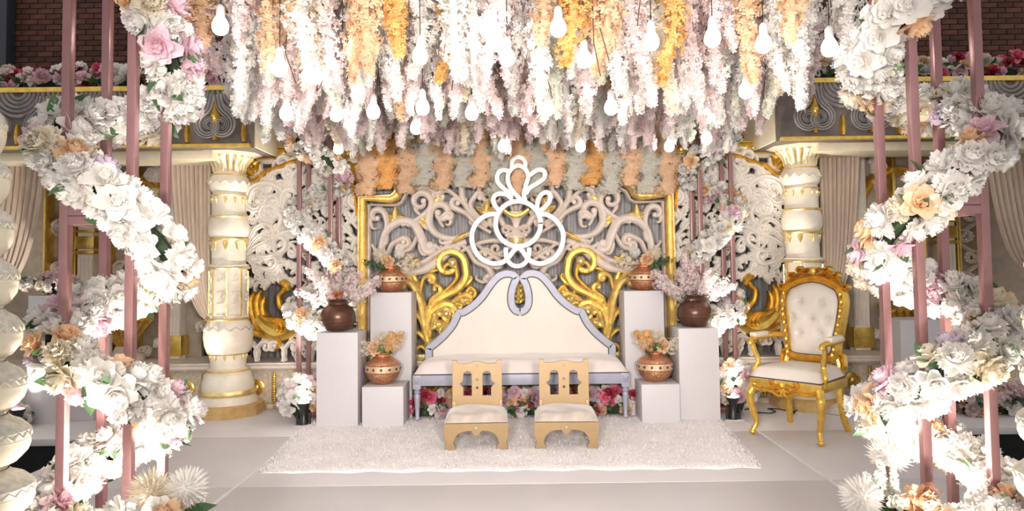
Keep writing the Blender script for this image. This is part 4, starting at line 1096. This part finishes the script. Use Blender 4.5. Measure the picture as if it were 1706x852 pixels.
def small(flip, hi):
    s = -1 if flip else 1
    if hi: return [('mum', -.10*s, -.02, .13, .17, 'cream'), ('peony', -.02*s, -.05, .06, .13, 'peach'), ('sprig', .55*s, -.2, .6, .26, 'cream'), ('sprig', .8*s, -.1, .35, .24, 'cream'), ('leaf', -.10*s, -.06, .06, .13, 'green'), ('leaf', -.14*s, -.02, .03, .14, 'green'), ('leaf', -.08*s, -.1, .02, .12, 'green'), ('mum', .08*s, .03, .14, .13, 'white'), ('sprig', -.7*s, -.2, .5, .22, 'green')]
    return [('mum', .10*s, -.03, .13, .20, 'cream'), ('peony', -.06*s, -.05, .07, .14, 'peach'), ('sprig', .25*s, -.3, .9, .30, 'orange'), ('sprig', .45*s, -.2, .85, .32, 'orange'), ('sprig', -.5*s, -.2, .7, .24, 'cream'), ('leaf', .0, -.08, .08, .16, 'green'), ('leaf', -.05*s, -.08, .1, .15, 'green'), ('leaf', .09*s, -.1, .04, .14, 'green'), ('mum', -.02*s, .04, .15, .15, 'cream'), ('sprig', -.8*s, -.1, .6, .24, 'mint')]
bouquet('cream and peach flowers with green fern in the high left copper pot', pTL, .235, small(False, True), 63)
bouquet('cream and peach flowers with green fern in the high right copper pot', pTR, .235, small(True, True), 64)
bouquet('orange sprays and cream pompom in the low left copper pot', pSL, .26, small(False, False), 65)
bouquet('orange sprays and peach pompom in the low right copper pot', pSR, .26, small(True, False), 66)
bouquet('white spiky pompoms and green spikes in the front right pot', pN, .345, [('mum', -.19, -.08, .10, .20, 'white'), ('mum', .03, .10, .23, .22, 'white'), ('spike', -.09, -.02, .18, .2, 'mint'), ('spike', -.06, .02, .22, .2, 'mint'), ('spike', -.03, -.04, .19, .2, 'mint'), ('spike', -.11, .04, .16, .2, 'mint'), ('rose', -.04, -.07, .07, .07, 'mint'), ('peony', .06, -.05, .05, .17, 'peach'), ('leaf', -.14, -.08, .02, .18, 'green'), ('leaf', -.12, -.1, .05, .17, 'green'), ('leaf', -.05, -.12, .04, .15, 'green'), ('leaf', .04, -.12, .05, .13, 'green'), ('sprig', .3, -.1, .5, .2, 'rust')], 67)
bouquet('white pompoms and yellow flowers at the front left corner', pNL, .365, [('mum', .07, .0, .19, .19, 'white'), ('mum', -.09, .03, .17, .19, 'cream'), ('peony', .03, -.09, .09, .17, 'peach'), ('peony', -.14, -.08, .10, .17, 'white'), ('peony', -.04, -.12, .02, .15, 'cream'), ('sprig', .8, -.2, .35, .3, 'mint'), ('sprig', .9, -.1, .2, .28, 'cream'), ('leaf', .12, -.06, .08, .2, 'green'), ('leaf', .14, -.02, .12, .22, 'green'), ('leaf', -.05, -.12, .08, .14, 'green'), ('spike', .13, .02, .15, .2, 'mint'), ('rose', .0, -.10, .14, .10, 'white'), ('peony', .12, -.12, .02, .14, 'cream')], 68)

# ================================================================== SOFA
sx0, sx1 = P(688, 660, 6.44).x, P(1049, 660, 6.44).x; scx, sw = (sx0+sx1)/2, sx1-sx0
sofa = thing('throne_sofa', 'ivory wedding sofa with pale silver frame and curved high back', 'sofa', (scx, 6.44, RZ))
hs = sw/2; sd = .56
MB().box(-hs, hs, 0, .035, .315, .415, .004).build('front_apron', M_SILVER, sofa)
MB().box(-hs, hs, sd-.035, sd, .315, .415, .004).build('back_apron', M_SILVER, sofa)
for s in (-1, 1): MB().box(s*(hs-.018)-.017, s*(hs-.018)+.017, .035, sd-.035, .315, .415, .004).build('side_apron', M_SILVER, sofa)
leg_prof = [(.018, 0), (.026, .006), (.026, .018), (.018, .03), (.022, .10), (.029, .20), (.030, .225), (.022, .24), (.033, .252), (.033, .262), (.024, .27), (.026, .285)]
for x in (-hs+.035, hs-.035):
    for y in (.032, sd-.035):
        l = MB().lathe(leg_prof, 16, (x, y, 0)); l.box(x-.037, x+.037, y-.037, y+.037, .285, .418, .004); l.build('leg', M_SILVER, sofa)
    MB().add([(0, 0, 0)], []) if False else None
    pm = MB(); pm.add([(x-.03, -.006, .33), (x+.03, -.006, .33), (x+.03, -.006, .40), (x-.03, -.006, .40), (x, -.022, .365)], [(0, 1, 4), (1, 2, 4), (2, 3, 4), (3, 0, 4), (0, 3, 2, 1)]); pm.build('diamond_boss', M_SILVER, sofa, False)
# cushion: swelling slab
cu = MB(); NU, NV = 40, 14
def cush(u, v):
    a = abs(u*2-1); b = abs(v*2-1); e = (1-a**8)**.45*(1-b**6)**.45
    return (-hs+.006+(sw-.012)*u-(u-.5)*.05*0, -.008+(sd+.008)*v, .418+.135*e+.006*math.sin(u*19)*math.sin(v*7))
cu.grid(NU, NV, cush); cu.box(-hs+.006, hs-.006, -.008, sd, .416, .424); cu.build('seat_cushion', M_BLUSH, sofa, True, 60)
MB().tube([(-hs, -.012, .42), (hs, -.012, .42)], .005, 6).build('seat_piping', M_PIPE, sofa)
# back
YBK = 6.44+sd-.06; inv = lambda a, b: (P(670+a/3.0425, 440+b/3.0425, YBK).x-scx, P(670+a/3.0425, 440+b/3.0425, YBK).z-RZ)
ol = [(132, 490), (132, 420), (165, 395), (215, 350), (255, 300), (280, 250), (292, 240), (310, 238), (360, 205), (405, 160), (440, 110), (475, 70), (505, 52), (535, 48), (560, 54), (578, 72)]
loopL = [(578, 72), (560, 110), (549, 160), (552, 205), (568, 232), (592, 243)]
kk = YBK/FPX/3.0425; c0 = inv(592, 240)[0]
def hx(pts): return [(-(592-a)*kk, inv(592, b)[1]) for a, b in pts]
outL = hx(ol[:2])+smooth_path(hx(ol[1:]), 5)[1:]; lpL = smooth_path(hx(loopL), 5)
back = bpy.data.objects.new('backrest', None)
polyL = outL+lpL[1:]+[(0, inv(592, 490)[1])]
for s, nm in ((1, 'backrest_pad'), (-1, 'backrest_pad')):
    pg = [(s*x, z) for x, z in polyL]
    if s < 0: pg = pg[::-1]
    board(nm, [pg], .06, M_IVORY, sofa, (0, sd-.06, 0), .0008)
for s in (1, -1):
    bandp = [(s*x, z) for x, z in outL+lpL[1:]]
    MB().ribbon(bandp, [.036]*len(bandp), sd-.02, .095, [(-1, 0), (-1, .9), (-.8, 1), (.8, 1), (1, .9), (1, 0)]).build('back_frame', M_SILVER, sofa, True, 30)
    inn_ = []
    for i, p in enumerate(bandp):
        a = bandp[max(0, i-1)]; b = bandp[min(len(bandp)-1, i+1)]; l = math.hypot(b[0]-a[0], b[1]-a[1]) or 1
        inn_.append((p[0]+s*(b[1]-a[1])/l*.038, sd-.094, p[1]-s*(b[0]-a[0])/l*.038))
    MB().tube(inn_, .005, 6).build('dark_piping', M_PIPE, sofa)
for s in (-1, 1): MB().box(s*hs*.72-.03, s*hs*.72+.03, sd-.045, sd-.02, .30, .70, .003).build('back_brace', M_SILVER, sofa)

# emblem ---------------------------------------------------------------
YE = 6.875
emb = thing('monogram_emblem', 'white cut-out emblem of rings and lotus loops above the sofa back', 'emblem', (0, 0, 0))
def ZE(a, b): return P2(770+a/4.056, 250+b/4.056, YE)
flatp = [(-1, 0), (-1, .92), (-.85, 1), (.85, 1), (1, .92), (1, 0)]
EB = [0]
def eband(nm, pts, wz=15, closed=False, straight=False):
    EB[0] += 1; ye = YE-.0012*EB[0]
    q = [ZE(a, b) for a, b in pts]; q = smooth_path(q, 8, closed)
    if closed: q = q+[q[0], q[1]]
    MB().ribbon(q, [wz/4.056*YE/FPX]*len(q), ye, .022, flatp).build(nm, M_EMBLEM, emb, True, 30)
circ = lambda cx_, cy_, r, a0=0, a1=360, n=16: [(cx_+r*math.cos(math.radians(a0+(a1-a0)*i/n)), cy_-r*math.sin(math.radians(a0+(a1-a0)*i/n))) for i in range(n+1)]
eband('centre_ring', circ(378, 500, 152, 0, 360, 16)[:-1], 16, True)
eband('side_ring', [(240, 435), (180, 438), (110, 480), (68, 560), (75, 650), (120, 725), (195, 765), (265, 762), (310, 730), (360, 670), (400, 655)], 16)
eband('side_ring', [(520, 435), (575, 440), (640, 485), (680, 560), (672, 650), (625, 725), (550, 765), (485, 762), (440, 730), (395, 670), (350, 655)], 16)
eband('base_scallop', [(295, 660), (300, 730), (330, 772), (372, 786), (415, 772), (445, 730), (455, 660)], 15)
eband('centre_petal', [(405, 345), (350, 290), (318, 240), (308, 180), (335, 128), (380, 108), (425, 130), (446, 180), (430, 240), (418, 300), (425, 345)], 15)
eband('top_loop', [(338, 130), (336, 90), (352, 62), (380, 50), (410, 62), (426, 90), (424, 130)], 14)
eband('petal', [(345, 310), (290, 270), (245, 225), (236, 185), (252, 150), (285, 138), (315, 150)], 15)
eband('petal', [(430, 300), (455, 260), (510, 225), (550, 195), (558, 160), (540, 138), (500, 142), (455, 175)], 15)
eband('petal', [(340, 335), (300, 305), (255, 298), (220, 312), (210, 345), (228, 385), (258, 420)], 15)
eband('petal', [(505, 410), (510, 350), (530, 308), (565, 288), (592, 305), (590, 345), (560, 385), (525, 415)], 15)
for a, b in ((378, 348), (378, 652)):
    x, z = ZE(a, b); MB().tube([(x, YE, z), (x, 7.16, z)], .008, 8).build('fixing_pin', M_SILVER, emb)

# rose bed under the sofa
rose_bank('low bed of pink, red and peach roses under the sofa', P(672, 690, 6.86).x, P(1058, 690, 6.86).x, 6.62, 6.95, 0.0, .24, 190, {'blush': 3, 'pink': 3, 'hot': 3, 'red': 2, 'peach': 2.5, 'white': 2}, .115, 71, (0, 0, 0), name='rose_bed')

# ================================================================== LOW STOOLS
def stool(label, xc, yf, rz):
    t = thing('low_stool', label, 'stool', (xc, yf, RZ-.004), rz, 'low gold stools on the rug')
    W, D, Hh = .50, .44, .205; k = 1/ (1448/340*215.0)  # zoom px -> m at the stool
    # front apron board with shaped feet
    def fz(pts): return [((a-397)/ (466/W), (742-b)/(466/W)) for a, b in pts]
    half = [(165, 742), (168, 735), (172, 720), (180, 700), (176, 680), (163, 660), (163, 548)]
    inner = [(250, 742), (247, 725), (235, 705), (232, 690), (245, 655), (270, 628), (305, 615), (340, 610), (362, 612), (372, 632), (397, 646)]
    mir = lambda l: [(794-a, b) for a, b in l]
    poly = fz(half+mir(half)[::-1]+mir(inner)+inner[::-1][1:])
    me = cutout_mesh('front_board', [poly], .03, .002); me.materials.append(M_STOOL)
    link('front_board', me, t, (0, .015, 0)); link('rear_board', me, t, (0, D-.015, 0))
    for s in (-1, 1): MB().box(s*(W/2-.02)-.013, s*(W/2-.02)+.013, .03, D-.03, .10, Hh, .003).build('side_rail', M_STOOL, t)
    mb = MB()
    def fn(u, v):
        a, b = abs(u*2-1), abs(v*2-1); e = (1-a**5)**.5*(1-b**5)**.5; ins = .035*(1-e)*0
        return ((u-.5)*(W-.004), .0+(D-.03)*v, Hh+.075*e+.006*math.sin(u*9+v*5)*e)
    mb.grid(20, 16, fn); mb.box(-W/2+.002, W/2-.002, 0, D-.03, Hh-.004, Hh+.004); mb.build('seat_cushion', M_VELVET, t, True, 60)
    mb = MB()
    for i in range(46): mb.sphere((-W/2+.012+i*(W-.024)/45, -.001, Hh-.002), .0042, 6, 4)
    tag(mb.build('nail_trim', M_STUD, t), kind='stuff')
    # back board
    BWd = .42; bz = lambda pts: [((a-417)/(360/BWd), (420-b)/(360/BWd)) for a, b in pts]
    outl = [(238, 470), (238, 112), (250, 108), (275, 112), (277, 130), (310, 134), (350, 132), (385, 120), (417, 117)]
    o1 = outl+[(834-a, b) for a, b in outl[::-1][1:]]
    hole = [(318, 360), (378, 360), (378, 220), (372, 195), (347, 186), (324, 195), (318, 215), (318, 250), (308, 262), (290, 275), (308, 292), (318, 305)]
    h2 = [(834-a, b) for a, b in hole][::-1]
    c1 = [(417+8*math.cos(g*PI/5), 248+8*math.sin(g*PI/5)) for g in range(10)]; c2 = [(x, y+58) for x, y in c1]
    me = cutout_mesh('back_board', [bz(o1), bz(hole), bz(h2), bz(c1), bz(c2)], .028, .002); me.materials.append(M_STOOL)
    o = link('back_board', me, t, (0, D-.02, .268)); o.rotation_euler = (-.06, 0, 0)
    cr = MB().sphere((0, 0, 0), .010, 10, 7).mesh('crystal_stud'); cr.materials.append(M_CRYSTAL)
    link('crystal_stud', cr, t, (0, -.004, .163)); o2 = link('crystal_stud', cr, o, (0, -.018, .318))
    for s in (-1, 1): MB().box(s*.195-.015, s*.195+.015, D-.045, D-.01, .0, .30, .003).build('rear_post', M_STOOL, t)
    return t
a, b = G(740, 754), G(847, 754); stool('low gold stool with velvet seat, the left of the pair', (a.x+b.x)/2, a.y, .03)
a, b = G(891, 752), G(997, 749); stool('low gold stool with velvet seat, the right of the pair', (a.x+b.x)/2, a.y, -.03)

# ================================================================== THRONE CHAIR
lf_, rf_, lr_ = G(1250, 716), G(1364, 738), G(1320, 707)
ch = thing('throne_chair', 'gold carved throne chair with ivory tufted back at the right', 'chair', (2.37, 5.86, 0), math.radians(-47))
CW, CD = .60, .56                     # local: front is -Y
def cab(x, y, top, s):
    pts = smooth_path([(x, y, top), (x+s*.03, y-.035, top-.10), (x+s*.012, y-.01, top-.24), (x-s*.004, y+.0, .10), (x+s*.012, y-.02, .045), (x+s*.018, y-.03, .018)], 6)
    n = len(pts); return pts, [.042-.020*math.sin(PI*.5*min(1, i/(n*.75)))+(.010 if i > n-5 else 0) for i in range(n)]
for s in (-1, 1):
    pts, rr = cab(s*(CW/2-.03), -CD/2+.03, .42, s); m_ = MB().tube(pts, rr, 10); m_.sphere((pts[-1][0], pts[-1][1], .024), .024, 10, 7); m_.sphere((pts[5][0], pts[5][1]-.02, pts[5][2]), .03, 8, 6, (1, .6, 1.4)); m_.build('leg', M_CHAIRG, ch)
    pr_ = smooth_path([(s*(CW/2-.07), CD/2-.03, .42), (s*(CW/2-.07), CD/2-.02, .26), (s*(CW/2-.06), CD/2+.02, .10), (s*(CW/2-.045), CD/2+.06, 0.012)], 5)
    MB().tube(pr_, [.036-.010*i/len(pr_) for i in range(len(pr_))], 8).build('leg', M_CHAIRG, ch)
ap = MB(); ap.box(-CW/2, CW/2, -CD/2, -CD/2+.04, .405, .475, .006); ap.box(-CW/2+.04, CW/2-.04, CD/2-.04, CD/2, .40, .475, .006)
for s in (-1, 1): ap.box(s*(CW/2-.025)-.02, s*(CW/2-.025)+.02, -CD/2+.03, CD/2-.03, .40, .475, .006)
ap.build('seat_rail', M_CHAIRG, ch)
cvm = MB()
for s in (-1, 1):
    pts = curl_pts(smooth_path([(s*.27, .41), (s*.2, .385), (s*.12, .39), (s*.05, .36)], 5), -s, .03, .9, 16)
    cvm.ribbon(pts, [.018]*len(pts), -CD/2+.005, .035)
    pts = curl_pts(smooth_path([(s*.02, .44), (s*.09, .425)], 5), s, .028, 1.0, 16); cvm.ribbon(pts, [.014]*len(pts), -CD/2+.002, .03)
cvm.sphere((0, -CD/2-.005, .39), .035, 10, 7, (1, .6, .9)); cvm.build('carved_apron', M_CHAIRG, ch)
sc_ = MB()
def seatf(u, v):
    a, b = abs(u*2-1), abs(v*2-1); e = (1-a**8)**.4*(1-b**8)**.4; wx = CW*(1.0-.10*v)
    return ((u-.5)*wx, -CD/2-.006+(CD+.0)*v, .478+.10*e+.012*e*math.sin(PI*u)*math.sin(PI*v))
sc_.grid(24, 20, seatf); sc_.box(-CW/2*.9, CW/2*.9, -CD/2, CD/2-.01, .472, .482); sc_.build('seat_cushion', M_IVORY, ch, True, 60)
MB().tube([(-CW/2*.91, CD/2-.02, .482), (-CW/2-.001, -CD/2-.008, .482), (CW/2+.001, -CD/2-.008, .482), (CW/2*.91, CD/2-.02, .482)], .006, 6).build('nail_trim', M_STUD, ch)
# back: cartouche outline (x, z)
bo = [(0, 1.30), (.09, 1.285), (.16, 1.255), (.225, 1.215), (.258, 1.12), (.25, 1.0), (.232, .88), (.21, .76), (.20, .66), (.16, .615), (0, .605)]
bl_ = smooth_path(bo, 5); outline = bl_+[(-x, z) for x, z in bl_[::-1][1:-1]]
bk = bpy.data.objects.new('back_frame', None)
tilt = Matrix.Rotation(-.13, 4, 'X'); YBC = CD/2-.03
mbk = MB(); q = outline+[outline[0], outline[1]]
mbk.ribbon(q, [.038]*len(q), .03, .085, [(-1, 0), (-1, .5), (-.6, .95), (-.1, .7), (.3, 1), (.8, .75), (1, .4), (1, 0)])
bf = mbk.build('back_frame', M_CHAIRG, ch, True, 40, (0, YBC, .0)); 
def on_back(o): o.parent = ch; o.location = (0, YBC-.6*math.tan(.13)*0, 0); o.matrix_local = Matrix.Translation((0, YBC, .6)) @ tilt @ Matrix.Translation((0, 0, -.6)); return o
on_back(bf)
# tufted pad
BT = [(-.11, 1.09), (.09, 1.08), (-.17, .95), (0.0, .95), (.15, .94), (-.10, .82), (.08, .82)]
pad = MB(); nr, na = 16, len(outline)
cxz = (0, .95)
for r in range(nr+1):
    f = r/nr
    for i, (x, z) in enumerate(outline):
        X_, Z_ = cxz[0]+(x-cxz[0])*f*.95, cxz[1]+(z-cxz[1])*f*.95
        h = .055*(1-f**4)+.012
        for bx, bz_ in BT:
            d2 = (X_-bx)**2+(Z_-bz_)**2; h -= .034*math.exp(-d2/.0011)+.010*math.exp(-d2/.006)
        pad.v.append((X_, -h, Z_))
for r in range(nr):
    for i in range(na):
        j = (i+1) % na; pad.f.append((r*na+i, r*na+j, (r+1)*na+j, (r+1)*na+i))
on_back(pad.build('tufted_pad', M_IVORY, ch, True, 0))
on_back(board('back_panel', [outline], .03, M_IVORY, ch, (0, 0, 0), .002)).location.y += .012
cb = MB().sphere((0, 0, 0), .010, 10, 7).mesh('crystal_button'); cb.materials.append(M_CRYSTAL)
for bx, bz_ in BT:
    o = link('crystal_button', cb, ch); M4 = Matrix.Translation((0, YBC, .6)) @ tilt @ Matrix.Translation((0, 0, -.6)); o.matrix_local = M4 @ Matrix.Translation((bx, -.036, bz_))
pip = [(x*.90, -.05, .95+(z-.95)*.905) for x, z in outline]; pip.append(pip[0]); on_back(MB().tube(pip, .005, 6).build('dark_piping', M_STUD, ch))
# crest and side carving
cr = MB()
for s in (-1, 1):
    for pts, R_, w_ in (([(0, 1.36), (s*.05, 1.385), (s*.10, 1.36)], .03, .018), ([(s*.04, 1.33), (s*.11, 1.345), (s*.18, 1.31)], .028, .017), ([(s*.14, 1.30), (s*.21, 1.28), (s*.26, 1.22)], .026, .016)):
        st = curl_pts(smooth_path(pts, 5), s, R_, .9, 16); cr.ribbon(st, [w_]*len(st), .02, .07)
cr.sphere((0, -.03, 1.365), .035, 10, 7, (1, .7, 1.1)); on_back(cr.build('carved_crest', M_CHAIRG, ch))
for s in (-1, 1):
    sl = MB()
    for i in range(9):
        f = i/8; x, z = bl_[int(len(bl_)*(.36+.45*f))]; sl.sphere((s*(x-.002), -.055, z), .018, 8, 6, (.8, .8, 1.4))
    on_back(sl.build('side_carving', M_CHAIRG, ch))
for s in (-1, 1):
    MB().tube(smooth_path([(s*.20, YBC+.0, .47), (s*.225, YBC+.005, .56), (s*.20, YBC+.01, .64)], 5), .026, 8).build('back_post', M_CHAIRG, ch)
    st = curl_pts(smooth_path([(s*.22, .48), (s*.27, .55), (s*.265, .64)], 5), s, .028, .9, 14); on_back(MB().ribbon(st, [.018]*len(st), .03, .05).build('back_scroll', M_CHAIRG, ch))
    arm = smooth_path([(s*.245, YBC+.03, .80), (s*.30, YBC-.10, .80), (s*.325, -.05, .795), (s*.315, -.20, .79), (s*.305, -.245, .775), (s*.305, -.25, .75)], 5)
    MB().tube(arm, [.024]*(len(arm)-4)+[.026, .028, .026, .02], 10).build('arm', M_CHAIRG, ch)
    MB().box(s*.322-.033, s*.322+.033, -.17, .06, .80, .842, .018).build('arm_pad', M_IVORY, ch)
    sup = smooth_path([(s*.31, -.215, .79), (s*.30, -.19, .70), (s*.275, -.17, .60), (s*.30, -.20, .52), (s*.285, -.19, .44)], 5)
    MB().tube(sup, [.022, .021, .02]+[.022]*(len(sup)-3), 8).build('arm_support', M_CHAIRG, ch)

# ================================================================== BALUSTERS AT THE PICTURE EDGES
def baluster(label, x, y):
    t = thing('turned_baluster', label, 'pillar', (x, y, 0), group='cream turned pillars at the picture edges')
    n = 10; z = 0.0; H = .209
    MB().lathe([(.215, 0), (.215, .05), (.20, .06), (.15, .09)], 32).build('base_drum', M_BAL, t)
    z = .09; r = .198
    for i in range(n):
        rr = r*(1-.080*i); h = H*(1-.012*i)
        MB().lathe([(rr*.52, 0), (rr*.55, h*.06), (rr*.72, h*.12), (rr*.94, h*.30), (rr*1.0, h*.44), (rr*.99, h*.52), (rr*1.0, h*.53), (rr*.985, h*.56)], 36, (0, 0, z), cap=False).build('bowl', M_BAL, t)
        MB().lathe([(rr*.985, h*.56), (rr*.985, h*.68)], 36, (0, 0, z), cap=False).build('carved_band', M_BALCARVE, t)
        MB().lathe([(rr*.985, h*.68), (rr*1.0, h*.70), (rr*.97, h*.73), (rr*.8, h*.86), (rr*.58, h*.94), (rr*.50, h*1.0)], 36, (0, 0, z), cap=False).build('shoulder', M_BALCARVE, t)
        mb = MB()
        for q in range(22):
            a = 2*PI*q/22; a2 = a+PI/22
            mb.tube([(rr*.99*math.cos(a), rr*.99*math.sin(a), z+h*.575), (rr*.99*math.cos(a2), rr*.99*math.sin(a2), z+h*.665), (rr*.99*math.cos(a+2*PI/22), rr*.99*math.sin(a+2*PI/22), z+h*.575)], .0045, 4)
        mb.build('zigzag_carving', M_BAL, t)
        z += h
    return t
baluster('cream turned pillar of stacked bowls at the left picture edge', P(-30, 780, 2.6).x, 2.6)
baluster('cream turned pillar of stacked bowls at the right picture edge', P(1778, 760, 2.6).x, 2.6)

# ================================================================== SIDE PLINTHS
p = P(74, 640, 6.75); zt_ = P(74, 492, 6.75).z
o = MB().lathe([(.19, 0), (.19, zt_-.01), (.185, zt_)], 36).build('round_plinth', M_WHITE, None, True, 30); o.location = (p.x+.06, 6.75, 0); tag(o, 'tall round white plinth at the far left below a flower posy', 'plinth')
cluster('pink, peach and white rose posy on the round plinth at the far left', (p.x+.06, 6.75, zt_), .25, .16, .20, 46, .085, {'pink': 3, 'peach': 2, 'white': 4, 'cream': 2, 'blush': 3}, 81, leaves=26)
cluster('white and pink flower cluster at the foot of the round plinth', (p.x-.12, 6.42, 0.0), .17, .12, .20, 26, .10, {'white': 4, 'blush': 3, 'peach': 2, 'hot': 1}, 82, leaves=14)
pedestal('plain white box pedestal behind the front left tower', P(112, 640, 6.7).x, P(158, 640, 6.7).x, 6.68, P(140, 560, 6.7).z, .3)
pedestal('plain white box pedestal behind the front right tower', P(1497, 600, 6.55).x, P(1566, 600, 6.55).x, 6.5, P(1520, 533, 6.55).z, .38)
xq = (P(1497, 600, 6.55).x+P(1566, 600, 6.55).x)/2; zq = P(1520, 533, 6.55).z
cluster('rose posy on a white plinth behind the front right tower', (P(1585, 480, 6.9).x, 6.98, P(1585, 500, 6.98).z), .26, .15, .26, 40, .085, {'pink': 2, 'hot': 1, 'white': 5, 'cream': 2, 'peach': 1}, 83, leaves=26)
o = MB().lathe([(.19, 0), (.19, P(1585, 500, 6.98).z-.01), (.185, P(1585, 500, 6.98).z)], 36).build('round_plinth', M_WHITE, None, True, 30); o.location = (P(1585, 480, 6.9).x, 6.98, 0); tag(o, 'tall round white plinth behind the front right tower below a rose posy', 'plinth')
rose_bank('low bank of pink and white flowers on the far right platform', P(1600, 690, 6.5).x, P(1740, 690, 6.5).x, 6.4, 6.7, 0.0, .32, 50, {'pink': 3, 'white': 4, 'peach': 2, 'blush': 3}, .125, 84, (0, 0, 0), name='flower_bank')
# cloth heap and cable behind the throne chair
mb = MB(); R = random.Random(8)
def heap(u, v):
    a = u*2*PI; r = v; x = .30*r*math.cos(a)*(1+.12*math.sin(3*a)); y = .16*r*math.sin(a)*(1+.1*math.sin(5*a))
    h = (1-r)**.6*.16+.022*math.sin(7*a+3*r)*math.sin(9*r)*(1-r*.7)
    return (x, y, max(.004, h))
mb.grid(40, 14, heap); o = mb.build('cloth_heap', M_CLOTH, None, True, 0); o.location = (P(1412, 680, 6.75).x+.03, 6.62, 0); tag(o, 'crumpled cream cloth heap on the floor behind the throne chair', 'cloth')
pts = []
for i in range(60):
    f = i/59; pts.append((P(1235, 670, 6.9).x+.55*f+.05*math.sin(f*21), 6.72+.10*math.sin(f*13+1), .009+.006*abs(math.sin(f*30))))
tag(MB().tube(pts, .006, 6).build('power_cable', M_CABLE, None), 'black power cable coiled on the floor by the right column', 'cable')
